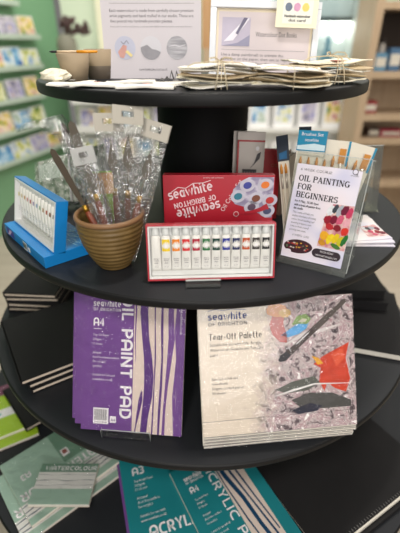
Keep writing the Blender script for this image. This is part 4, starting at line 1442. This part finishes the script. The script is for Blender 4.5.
MB().box(0, .12, .014, .10, -.0008, .0, acrylic).build('foot', t)

# ------------------------------------------------------------------ black sketchbooks
def sketchbook(mw, w, h, d, label, group, edge=board, spiral=False, cov=None):
    """lies flat, front edge along x, cover up at z=d"""
    t = thing('sketchbook', mw, label, 'sketchbook', group)
    c = cov or (.0032 if d < .0135 and not spiral else .0022)
    MB().box(0, w, 0, h, d - c, d, bookblack).build('front_cover', t, bevel=.0006)
    MB().box(0, w, 0, h, 0, c, bookblack).build('back_cover', t, bevel=.0006)
    MB().box(.003, w - .003, -.004 if spiral else .0012, h - .003, c, d - (.001 if spiral else c), edge).build('page_block', t)
    if spiral:
        n = 44
        mb = MB()
        for k in range(n):
            x = .012 + (w - .024) * k / (n - 1)
            pts = [(x, .006 + .0055 * math.cos(2 * PI * q / 10), d * .5 + (d * .5 + .001) * math.sin(2 * PI * q / 10)) for q in range(11)]
            mb.tube(pts, .0007, M('grey_wire', (120, 118, 116), .35, nz=(50, .05)), 5)
        mb.build('wire_binding', t)
    else:
        MB().box(-.0012, .003, 0, h, 0, d, bookblack).build('spine', t)
    return t
A = Vector((-.394, -.428, Z3 + .0006))
yy = 33
un = Vector((math.cos(rad(yy)), math.sin(rad(yy)), 0))
vn = Vector((-un.y, un.x, 0))
labs = ['bottom black sketchbook of the front left stack with pale edges, on the third tier', 'middle black sketchbook of the front left stack on the third tier', 'top black sketchbook of the front left stack, partly in the upper tier\'s shade']
for i in range(3):
    o_ = A + Vector((0, 0, .0148 * i)) + un * (.006 - .006 * i + (0, .003, -.004)[i]) + vn * (.003 * i)
    sketchbook(fr(o_, yy + (0, .4, -.3)[i], 0), .40, .262, .0132, labs[i], 'black sketchbooks in the front left stack')
A = Vector((-.578, -.103, Z3 + .0006))
labs = ['lowest black sketchbook of the back left stack by the floor edge', 'second black sketchbook from the bottom of the back left stack', 'third black sketchbook from the bottom of the back left stack', 'topmost black sketchbook of the back left stack below the blue box']
for i in range(4):
    sketchbook(fr(A + Vector((.003 * (i % 2) - .004 * (i == 3), -.003 * (i % 2), .0176 * i)), -3 + (0, -1.5, 1, -1)[i], 0), .155, .20, .0170, labs[i], 'black sketchbooks in the back left stack', cov=.0056)
# right side of the third tier
sketchbook(fr((.265, -.250, Z3 + .0006), -16, 0), .26, .30, .019, 'wide black sketchbook with a white page edge, right of the tear-off palettes', None, edge=pages)
labs = ['lower of the two small black books lying on the wide sketchbook at right', 'upper of the two small black books lying on the wide sketchbook at right']
for i in range(2):
    sketchbook(fr((.368 - .006 * i, -.105 + .008 * i, Z3 + .0202 + .0275 * i), -8 + 5 * i, 0), .17, .22, .027, labs[i], 'small black books on the wide sketchbook', edge=bookblack)

# ------------------------------------------------------------------ bottom tier
teal = M('teal_print', (30, 128, 136), .4, nz=(20, .08), coat=.2)
tealdk = M('deep_teal_ink', (22, 66, 100), .4, nz=(40, .1))
def acrylic_art(w, h, big):
    def f(mb):
        k = w / .21
        q = e
        mb.rect(.107 * k, .178 * k, 0, h, q, padcream)
        for pts, ws in (([(.120, .297), (.124, .22), (.136, .15), (.140, .08), (.150, 0)], [.010, .012, .010, .009, .01]), ([(.136, .297), (.142, .22), (.150, .15), (.160, .06), (.166, 0)], [.004, .006, .004, .005, .006]), ([(.112, .297), (.112, .2), (.118, .1), (.13, 0)], [.005, .003, .004, .003]), ([(.160, .297), (.158, .22), (.164, .14), (.172, .05)], [.003, .005, .004, .003])):
            mb.stroke([(x * k, y * h / .297) for x, y in pts], [t_ * k for t_ in ws], 2 * q, tealdk)
        if big:
            mb.text('ACRYLIC PAD', w * .02, h * .30, .052 * k, 2 * q, whiteink, width=w * .9, bold=.035)
        else:
            mb.word('ACRYLIC PAD', .0835 * k, h * .915, .0215 * k, 2 * q, whiteink, T=.19, rot=-PI / 2, width=h * .84)
        mb.word('seawhite', .024 * k, h * .855, .0135 * k, 2 * q, whiteink, T=.19, width=.05 * k)
        mb.word('OF BRIGHTON', .024 * k, h * .825, .0062 * k, 2 * q, whiteink, width=.05 * k)
        mb.word('A3' if big else 'A4', .026 * k, h * .735, .0170 * k, 2 * q, whiteink, T=.19, width=.022 * k)
        lines(mb, .026 * k, h * .665, [('Top Acrylic Paper', .036 * k), ('360gsm', .02 * k), ('10 sheets', .022 * k), ('', 0), ('Artspad', .02 * k), ('Acid free surface', .045 * k), ('for acrylics', .026 * k), ('', 0), ('Suitable for use with all', .05 * k), ('seawhite.co.uk', .04 * k)], .0075 * k, 2 * q, whiteink, .0105 * k)
    return f
def acrylic_art3(mb):
    # bigger pad: lettering only where it shows
    q = e
    w, h = .297, .42
    mb.word('A3', .030, .262, .022, q, whiteink, T=.19, width=.030)
    lines(mb, .030, .242, [('Top Acrylic Paper', .050), ('360gsm', .026), ('10 sheets', .03), ('', 0), ('Artspad', .026), ('Acid free surface', .055), ('for acrylics', .036), ('', 0), ('Suitable for use with', .062), ('www.seawhite.co.uk', .062)], .0095, q, whiteink, .0115)
    mb.word('ACRYLIC PAD', .045, .098, .027, q, whiteink, T=.19, width=.200)
    mb.rect(.03, w, .0, .07, q, padcream)
Zb = Z4 + .0006
# acrylic A3 pad: left edge runs from (117,465) to (127,533)
def flatpad(px0, z, yaw, w, h, d, vfrac, art, label, group, cover, back=board, off=(0, 0), film_on=False, edge=None):
    """px0 is a point on the pad's left edge, vfrac metres above its bottom edge"""
    p = atz(px0[0], px0[1], z + d)
    u = Vector((math.cos(rad(yaw)), math.sin(rad(yaw)), 0))
    v = Vector((-u.y, u.x, 0))
    o_ = Vector((p.x, p.y, 0)) - v * vfrac
    return pad(fr((o_.x, o_.y, z + d), yaw, 0), w, h, d, art, label, group, back=back, film_on=film_on, cover=cover, edge=edge)
flatpad((117.5, 470), Zb, 18, .297, .42, .011, .277, None, 'purple pad lying underneath the teal A3 acrylic pad, only its left edge showing', None, purple, back=purple, edge=purpled)
flatpad((120, 470), Zb + .0118, 18, .297, .42, .011, .290, acrylic_art3, 'large teal A3 acrylic pad lying on the bottom tier', 'acrylic pads', teal)
flatpad((174, 482), Zb + .0236, 28, .21, .297, .010, .268, acrylic_art(.21, .297, False), 'teal A4 acrylic pad with wavy striped panel lying over the A3 one', 'acrylic pads', teal)
# watercolour pads
green = M('sage_green_print', (158, 186, 170), .4, nz=(14, .08), coat=.25)
greend = M('deep_sage_print', (108, 142, 122), .4, nz=(14, .1), coat=.25)
slate = M('slate_wave_ink', (70, 86, 104), .5, nz=(60, .1))
def wc_art(w, h, txt=True):
    def f(mb):
        q = e
        mb.rect(0, w, h * .78, h, q, greend)
        mb.rect(0, w, h * .36, h * .78, q, padcream if False else M('pale_band_print', (222, 220, 216), .4, nz=(20, .03), coat=.25))
        for yb, am, wd in ((.71, .012, .0025), (.57, .016, .004), (.45, .012, .0025)):
            mb.stroke([(w * k / 12, h * yb + am * h * 3 * math.sin(k * .9 + yb * 20) * .3) for k in range(13)], [wd * h * 3.3 * (.6 + .4 * math.sin(k * 1.3)) for k in range(13)], 2 * q, slate)
        mb.word('WATERCOLOUR', w * .54, h * .82, h * .11, 3 * q, whiteink, T=.2, align='C', width=w * .90)
    return f
def wc_big(mb):
    q = e
    n0 = len(mb.v)
    w, h = .42, .297
    mb.rect(0, w, .17, h, q, greend) if False else None
    mb.rect(0, w, .026, .086, q, M('pale_band_print', (222, 220, 216), .4))
    for yb in (.040, .056, .074):
        mb.stroke([(w * k / 16, yb + .004 * math.sin(k * .8 + yb * 90)) for k in range(17)], [.0025 + .002 * math.sin(k * 1.7) ** 2 for k in range(17)], 2 * q, slate)
    mb.word('WATERCOLOUR', .345, .128, .036, 3 * q, whiteink, T=.2, rot=PI, width=.335)
    mb.word('A3', .075, .200, .026, 2 * q, whiteink, rot=PI, T=.2, width=.034)
    mb.rect(.198, .226, .165, .20, 2 * q, whiteink)
    mb.rect(.203, .221, .175, .195, 3 * q, M('dull_red_stamp', (150, 84, 78), .5, nz=(80, .2)))
    mb.rect(.19, w, .14, h, q * .5, greend)
    for k in range(n0, len(mb.v)):
        mb.v[k] = (mb.v[k][0] * .707, mb.v[k][1] * .707, mb.v[k][2])
P = atz(22, 531, Zb + .022)
pad(fr((P.x + .012, P.y - .022, Zb + .010), 42, 0), .297, .21, .010, wc_big, 'lower large green watercolour pad, its corner showing at bottom left', 'watercolour pads', cover=green)
pad(fr((P.x + .018, P.y + .012, Zb + .0212), 43.5, 0), .297, .21, .010, wc_big, 'upper large green watercolour pad lying under the small landscape one', 'watercolour pads', cover=green)
P = atz(27, 503, Zb + .040)
pad(fr((P.x, P.y, Zb + .0345), 0, 0), .150, .108, .012, wc_art(.150, .108), 'small landscape green watercolour pad with white wavy band on the bottom tier', 'watercolour pads', cover=green)
# lime pads at the far left
lime = M('lime_print2', (172, 206, 40), .4, nz=(20, .06), coat=.2)
def lime_art(mb):
    mb.rect(0, .26, .07, .105, e, white)
    mb.stroke([(.0, .09), (.05, .082), (.12, .094), (.2, .085)], .008, 2 * e, M('pale_teal_wave', (150, 196, 190), .5))
    mb.rect(0, .26, .165, .21, e, M('plum_print', (120, 60, 90), .5, nz=(40, .1)))
P = atz(28, 436, Zb + .02)
pad(fr((P.x - .203, P.y - .112, Zb + .010), 30, 0), .26, .20, .010, None, 'lower lime green pad at the left of the bottom tier', 'lime pads', cover=lime)
pad(fr((P.x - .240, P.y - .098, Zb + .022), 30, 0), .26, .20, .011, lime_art, 'upper lime green pad with white stripe at the left of the bottom tier', 'lime pads', cover=lime)
P = atz(26, 429, Zb + .0345)
sketchbook(fr((P.x, P.y, Zb + .0225), 42, 0), .24, .20, .012, 'grey-black sketchbook lying over the lime pads below the third tier', None)
# big spiral book at the right
sketchbook(fr((.268, -.622, Zb + .014), 31, 0), .40, .297, .013, 'large black wire-bound sketchbook on the bottom tier at right', None, edge=pages, spiral=True)
sketchbook(fr((.285, -.628, Zb), 31, 0), .40, .28, .013, 'black book underneath the large wire-bound sketchbook at right', None, edge=bookblack)

# ------------------------------------------------------------------ the room
floorm = M_ramp('pale_wood_floor', 3, [(0, (160, 148, 134)), (.5, (184, 172, 156)), (1, (200, 190, 174))], rough=.45, stretch=(.6, 6, 1), detail=6)
def struct(mb, name, label=None):
    o = mb.build(name)
    o['kind'] = 'structure'
    if label:
        o['label'] = label
    return o
struct(MB().box(-4.2, 4.2, -3.0, 4.6, -.05, 0, floorm), 'floor', 'pale wood-effect shop floor')
greenw = M('green_wall_paint', (118, 162, 124), .7, nz=(4, .05))
# green wall on the left, running away from the camera
WD = Vector((.306, .952, 0)).normalized()
WN = Vector((WD.y, -WD.x, 0))
WO = Vector((-1.57, 1.69, 0)) - WN * .12
def wallmat(o):
    return Matrix(((WD.x, 0, WN.x, o.x), (WD.y, 0, WN.y, o.y), (0, 1, 0, o.z), (0, 0, 0, 1)))
mw = wallmat(WO)
mb = MB().box(-4.5, 1.34, 0, 2.6, -.1, 0, greenw)
o = mb.build('wall_left', None, mw)
o['kind'] = 'structure'
# racks with greeting cards
rackw = M('pale_rack', (178, 194, 178), .5, nz=(10, .04))
cardmats = [M_ramp('card_meadow', 16, [(.32, (70, 120, 60)), (.45, (206, 206, 110)), (.55, (226, 228, 224)), (.68, (70, 130, 180))], perobj=True, detail=2),
            M_ramp('card_sea', 14, [(.32, (40, 80, 150)), (.45, (110, 170, 206)), (.55, (226, 230, 230)), (.68, (90, 140, 90))], perobj=True, detail=2),
            M_ramp('card_flowers', 18, [(.32, (186, 80, 90)), (.45, (230, 216, 200)), (.55, (226, 196, 80)), (.68, (80, 130, 70))], perobj=True, detail=2),
            M_ramp('card_village', 18, [(.32, (80, 76, 120)), (.45, (206, 200, 206)), (.55, (130, 130, 190)), (.68, (226, 204, 160))], perobj=True, detail=2)]
rowname = ['top', 'second', 'third', 'fourth', 'fifth', 'sixth']
def wall_z(x, y):
    d = ray(x, y)
    k = (WO - CAM).dot(WN) / d.dot(WN)
    return (CAM + d * k).z
zr = [wall_z(0, q) for q in (3, 37, 69, 102, 134, 164)]
edges = [.80, .98, .96, .92, .92, 1.10]
frm = ['ninth', 'eighth', 'seventh', 'sixth', 'fifth', 'fourth', 'third', 'second', 'first']
for ri, z in enumerate(zr):
    mwk = wallmat(WO + Vector((0, 0, z)))
    t = thing('card_rack', mwk, '%s card shelf from the top on the green wall' % rowname[ri], 'card rack', 'card shelves on the green wall')
    xe = edges[ri]
    MB().box(-.9, xe, -.014, .0, .001, .085, rackw).build('ledge', t)
    MB().box(-.9, xe, .0, .020, .079, .085, rackw).build('lip', t)
    n = 9
    for ci in range(n):
        pw = (xe + .88) / n
        x = -.88 + ci * pw
        w = pw * (.86 + .06 * ((ci * 3 + ri) % 3))
        h = min(.185, ((zr[ri - 1] - z) if ri else .26) - .065) * (.9 + .05 * ((ci + ri * 2) % 3))
        mwc = mwk @ Matrix.Translation((x, .001, .058)) @ Matrix.Rotation(rad(-8), 4, 'X')
        mb = MB().box(0, w, 0, h, 0, .003, white)
        mb.rect(.006, w - .006, .006, h - .006, .0036, cardmats[(ci * 3 + ri * 2) % 4])
        o = mb.build('greeting_card', None, mwc)
        tag(o, 'greeting card, %s from the far end of the %s shelf on the green wall' % (frm[ci], rowname[ri]), 'greeting card', 'greeting cards on the green wall')
# back wall
backm = M('pale_green_wall', (206, 216, 192), .7, nz=(3, .04))
BY = 3.0
struct(MB().box(-1.22, 4.2, BY, BY + .1, 0, 2.6, backm), 'wall_back', 'pale back wall behind the displays')
struct(MB().box(3.4, 3.5, -3, BY, 0, 2.6, M('warm_white_wall', (226, 218, 206), .7, nz=(3, .03))), 'wall_right', 'plain right wall')
cream_post = M('cream_post', (222, 218, 190), .6, nz=(5, .04))
P = aty(98, 30, 2.95)
struct(MB().box(P.x - .0, P.x + .16, 2.93, 2.995, 0, 2.6, cream_post), 'trim_1', 'cream upright on the back wall')

# low display unit with cards under the back wall, carrying the vase
unitw = M('white_unit', (226, 226, 222), .5, nz=(6, .03))
X0, X1 = -1.08, -.10
U = thing('card_display_unit', Matrix.Translation((X0, 2.45, 0)), 'white card display unit against the back wall left of the black column', 'display unit')
wU = X1 - X0
MB().box(0, wU, .2, .4, 0, 1.24, unitw).build('back_panel', U)
MB().box(-.02, wU + .02, -.06, .4, 1.24, 1.27, unitw).build('top_board', U)
for z in (.93, .70, .45):
    MB().box(0, wU, .02, .2, z, z + .02, unitw).build('shelf', U)
    MB().box(0, wU, .0, .02, z, z + .06, unitw).build('shelf_lip', U)
MB().box(0, wU, 0, .2, 0, .1, unitw).build('plinth', U)
def rowcards(x0, x1, n, y, z, where, grp, h=.2):
    for i in range(n):
        w = (x1 - x0) / n * .84
        x = x0 + (x1 - x0) * (i + .08) / n
        hh_ = h * (.85 + .15 * ((i * 5) % 3) / 2)
        mb = MB().box(0, w, 0, hh_, -.003, 0, white)
        mb.rect(w * .07, w * .93, hh_ * .07, hh_ * .93, .0006, cardmats[(i * 3 + int(z * 10)) % 4])
        o = mb.build('greeting_card', None, fr((x, y, z), 0, 82))
        tag(o, 'greeting card %s from left on the %s' % (ordn[i], where), 'greeting card', grp)
rowcards(X0 + .02, X1 - .02, 6, 2.50, .951, 'upper shelf of the white display unit', 'cards on the white display unit')
rowcards(X0 + .02, X1 - .02, 6, 2.50, .721, 'middle shelf of the white display unit', 'cards on the white display unit')
rowcards(X0 + .02, X1 - .02, 6, 2.50, .471, 'lower shelf of the white display unit', 'cards on the white display unit')
# vase with dried flowers
P = aty(65, 57, 2.52)
V = thing('vase', Matrix.Translation((P.x + .03, 2.52, 1.2706)), 'grey round vase with dark dried flowers on the display unit', 'vase')
MB().lathe([(.0005, 0), (.05, 0), (.075, .03), (.078, .08), (.07, .13), (.045, .155), (.040, .16), (.036, .155), (.0005, .14)], M('grey_stoneware', (126, 124, 108), .7, nz=(12, .15)), 32).build('body', V)
mb, mb2 = MB(), MB()
twig = M('dark_twig', (84, 62, 60), .8, nz=(30, .2))
r = random.Random(3)
for k in range(16):
    dx = -.03 + .20 * r.random()
    top = (dx, (r.random() - .5) * .08, .19 + .09 * r.random() - .45 * abs(dx - .06))
    mb.tube([(0, 0, .14), (dx * .4, top[1] * .4, .14 + (top[2] - .14) * .75), top], .004, twig, 5)
    for q in range(4):
        c = Vector(top) + Vector(((r.random() - .5) * .05, (r.random() - .5) * .05, (r.random() - .5) * .05))
        s = .010 + .009 * r.random()
        mb2.loft([[(c.x + s * math.sin(PI * j / 4) * math.cos(2 * PI * i / 7) + (.0005 if j in (0, 4) else 0) * math.cos(i), c.y + s * math.sin(PI * j / 4) * math.sin(2 * PI * i / 7), c.z - s * math.cos(PI * j / 4)) for i in range(7)] for j in range(5)], twig)
mb.build('stems', V)
mb2.build('dried_flowers', V)

# wooden case behind the frame
oak = M_ramp('oak_veneer', 5, [(0, (150, 110, 72)), (.5, (178, 136, 92)), (1, (196, 158, 112))], rough=.5, stretch=(6, 6, .6), detail=5)
oakp = M_ramp('pale_oak', 5, [(0, (158, 132, 104)), (.5, (178, 154, 126)), (1, (192, 170, 144))], rough=.5, stretch=(6, 6, .6), detail=5)
a = aty(203, 30, 2.7)
K = thing('wooden_case', Matrix.Translation((a.x, 2.62, 0)), 'brown wooden case behind the framed notice', 'cabinet')
MB().box(0, .235, .0, .35, 0, 1.33, oakp).build('body', K)
MB().box(-.01, .62, .12, .36, 1.3306, 1.72, oak).build('top_box', K)

# glass cabinet with reflected-light glow in its top and cards below
GY = 2.32
gx0, gx1 = aty(243, 100, GY).x, aty(363, 60, GY).x
wG = gx1 - gx0
G = thing('glass_display_cabinet', Matrix.Translation((gx0, GY, 0)), 'white glass-fronted cabinet with glowing stand-ins for reflected lights behind the right bundles', 'cabinet')
blueg = M('pale_blue_back', (224, 230, 230), .5, nz=(3, .08))
MB().box(0, wG, .36, .38, 0, 2.0, blueg).build('back_panel', G)
MB().box(0, .03, 0, .36, 0, 2.0, unitw).box(wG - .03, wG, 0, .36, 0, 2.0, unitw).build('side_panel', G)
gz = [aty(300, 88, GY).z, aty(300, 128, GY).z, aty(300, 171, GY).z]
for q in gz:
    MB().box(.03, wG - .03, 0, .36, q - .035, q, unitw).build('shelf', G)
MB().box(.03, wG - .03, .10, .35, .30, gz[0] - .036, unitw).build('white_liner', G)
MB().box(.03, wG - .03, .02, .34, 0, .30, unitw).build('plinth', G)
MB().box(.03, wG - .03, .0, .004, gz[0], 2.0, M_clear('cabinet_glass', (238, 244, 244), gloss=.06, rough=.03)).build('glass_pane', G)
refl_glow = M('reflected_light_glow', (255, 250, 240), .5, emit=7.0)  # added glow standing in for lights reflected in the glass
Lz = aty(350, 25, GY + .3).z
MB().box(wG * .56, wG * .96, .29, .34, Lz - .030, Lz + .022, refl_glow).build('reflected_strip', G)
MB().box(wG * .56, wG * .96, .28, .35, Lz + .022, Lz + .055, M('dark_reflection_surround', (70, 84, 84), .5, nz=(20, .1))).build('reflected_strip_surround', G)  # dark surround made up to go with the reflected strip
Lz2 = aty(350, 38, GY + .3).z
for k, x in enumerate((.58, .86)):  # round glows and stems added as further reflected lights
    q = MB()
    q.lathe([(.0005, -.03), (.02, -.022), (.03, 0), (.02, .022), (.0005, .03)], refl_glow, 20)
    o = q.build('reflected_spot', G); o.location = (wG * x, .28, Lz2 + .0)
    o2 = MB().tube([(0, 0, .028), (0, 0, .06)], .006, M('dark_reflection_surround', (70, 84, 84)), 8).build('reflected_spot_stem', o)
def rowart(z, h, n, x0, x1, where):
    for i in range(n):
        w = (x1 - x0) / n * .78
        x = x0 + (x1 - x0) * (i + .1) / n
        mb = MB().box(0, w, 0, h, -.004, 0, white)
        mb.rect(w * .14, w * .86, h * .16, h * .84, .0008, cardmats[(i * 3 + 1) % 4])
        o = mb.build('small_painting', None, fr((x, GY + .03, z + .0006), 0, 84))
        tag(o, 'small mounted painting, %s from left on the %s of the glass cabinet' % (ordn[i], where), 'painting', 'small paintings in the glass cabinet')
rowart(gz[1], gz[0] - gz[1] - .06, 4, gx0 + .04, gx1 - .05, 'upper card shelf')
rowart(gz[2], gz[0] - gz[1] - .06, 4, gx0 + .04, gx1 - .05, 'lower card shelf')
# figurine in the cabinet
P = aty(331, 42, 2.4)
F_ = thing('glass_ornament', Matrix.Translation((P.x, GY + .16, gz[0] + .0006)), 'pale blue figure-like ornament in the glass cabinet', 'ornament')
MB().lathe([(.0005, 0), (.05, 0), (.05, .01), (.02, .03), (.03, .12), (.045, .20), (.02, .28), (.028, .32), (.0005, .36)], M('pale_blue_glaze', (150, 190, 210), .3, nz=(8, .15)), 24).build('body', F_)
P = aty(313, 55, 2.4)
F_ = thing('dark_ornament', Matrix.Translation((P.x, GY + .18, gz[0] + .0006)), 'dark grey-green jar in the glass cabinet behind the frame', 'jar')
MB().lathe([(.0005, 0), (.06, 0), (.075, .06), (.06, .14), (.03, .17), (.035, .19), (.0005, .19)], M('grey_green_glaze', (110, 124, 120), .4, nz=(8, .2)), 24).build('body', F_)

# wooden shelf unit at the right
sx = aty(364, 75, 1.9).x + .004
Wd = thing('wooden_shelf_unit', Matrix.Translation((sx, 1.9, 0)), 'pale wooden cubby shelf unit at the right of the room', 'shelf unit')
wW = .9
MB().box(0, .05, 0, .35, 0, 1.75, oakp).box(wW - .05, wW, 0, .35, 0, 1.75, oakp).build('upright', Wd)
zs = [aty(385, 72, 1.9).z, aty(385, 112, 1.9).z - .02, aty(392, 139, 1.9).z, aty(395, 182, 1.9).z, .05]
for i, z in enumerate([1.60] + zs):
    MB().box(.05, wW - .05, 0, .34, z - .04, z, oakp).build('shelf_board' if i else 'top_board', Wd)
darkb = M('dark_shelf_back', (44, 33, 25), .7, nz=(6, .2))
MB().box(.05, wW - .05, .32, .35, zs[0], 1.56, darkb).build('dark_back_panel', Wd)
MB().box(.05, wW - .05, .32, .35, .05, zs[0] - .04, oakp).build('back_panel', Wd)
# goods on the shelf unit
def lump(name, x, z, w, h, c, label, cat):
    t = thing(name, Matrix.Translation((x, 2.02, z + .0006)), label, cat)
    mm = M('goods_%d_%d_%d' % c, c, .6, nz=(14, .2))
    if cat == 'jar':
        MB().lathe([(.0005, 0), (w * .45, 0), (w * .5, h * .2), (w * .48, h * .7), (w * .28, h * .84), (.0005, h * .84)], mm, 20).build('body', t)
        MB().lathe([(.0005, h * .845), (w * .3, h * .845), (w * .3, h), (.0005, h)], M('jar_lid', (60, 52, 46), .5, nz=(20, .1)), 20).build('lid', t)
    else:
        MB().box(-w / 2, w / 2, -.05, .05, 0, h, mm).build('box', t, bevel=.004)
        MB().box(-w * .42, w * .42, -.052, -.0505, h * .25, h * .75, M('goods_label', (206, 200, 186), .6, nz=(30, .15))).build('label_panel', t)
    return t
lump('gift_box', sx + .12, zs[0], .08, .11, (92, 138, 166), 'pale blue box on the wooden unit\'s upper shelf', 'box')
lump('gift_box', sx + .215, zs[0], .08, .14, (70, 104, 136), 'taller blue box beside the pale blue one on the wooden unit', 'box')
lump('storage_jar', sx + .37, zs[0], .08, .17, (196, 176, 120), 'tan jar with dark lid on the wooden unit\'s upper shelf', 'jar')
lump('storage_jar', sx + .17, zs[0], .05, .20, (206, 200, 190), 'slim cream jar on the wooden unit\'s upper shelf', 'jar').location.y = 2.12
lump('gift_box', sx + .11, zs[1], .09, .08, (150, 44, 48), 'red box on the wooden unit\'s second shelf', 'box')
lump('storage_jar', sx + .10, zs[1], .08, .14, (70, 60, 62), 'dark jar behind the red box on the wooden unit', 'jar').location.y = 2.13
lump('gift_box', sx + .30, zs[2], .16, .05, (176, 50, 76), 'crimson box lying on the wooden unit\'s third shelf', 'box')
lump('gift_box', sx + .17, zs[2], .08, .06, (96, 80, 70), 'small brown box beside the crimson box', 'box')
lump('gift_box', sx + .22, zs[3], .12, .10, (170, 160, 150), 'greyish box on the wooden unit\'s lowest shelf', 'box')

# ------------------------------------------------------------------ light
w = bpy.data.worlds.new('World')
S.world = w
w.use_nodes = True
w.node_tree.nodes['Background'].inputs[0].default_value = (1.0, .96, .91, 1)
w.node_tree.nodes['Background'].inputs[1].default_value = .24
def area(name, loc, target, size, power, col=(1, .95, .88)):
    l = bpy.data.lights.new(name, 'AREA')
    l.shape = 'DISK'
    l.size = size
    l.energy = power
    l.color = col
    o = bpy.data.objects.new(name, l)
    COL.objects.link(o)
    o.location = loc
    d = Vector(target) - Vector(loc)
    o.rotation_euler = d.to_track_quat('-Z', 'Y').to_euler()
    return o
area('ceiling_spot_front', (-.35, -1.7, 2.6), (0, -.2, .9), .35, 25)
area('added_front_fill', (.5, -3.2, 1.9), (0, -.3, .7), 1.6, 58, (1, .97, .94))  # broad frontal fill added behind the viewer, no known window
area('ceiling_spot_over', (.1, -.15, 2.9), (0, 0, .8), .22, 22)
area('added_right_fill', (1.6, -.9, 2.75), (0, -.1, .9), .4, 12)  # fill added from the right, not a known fixture
area('ceiling_panel_back', (-.6, 1.5, 2.9), (-.3, 2.2, 0), 1.6, 50, (1, .97, .92))
area('ceiling_panel_back_right', (1.2, 1.2, 2.9), (1.2, 2.0, 0), 1.4, 45, (1, .96, .9))

# ------------------------------------------------------------------ camera
cd = bpy.data.cameras.new('Camera')
cam = bpy.data.objects.new('Camera', cd)
COL.objects.link(cam)
cam.location = CAM
cam.rotation_euler = (PI / 2 - TH, 0, 0)
cd.sensor_fit = 'VERTICAL'
cd.sensor_height = 36
cd.sensor_width = 27
cd.lens = F / 533 * 36
cd.shift_x = -(PX - 200) / 533
cd.clip_start = .05
cd.dof.use_dof = True
cd.dof.focus_distance = .80
cd.dof.aperture_fstop = 1.9
S.camera = cam
vs_ = S.view_settings
vs_.view_transform = 'Standard'
vs_.look = 'None'
vs_.gamma = 1
vs_.exposure = -.38
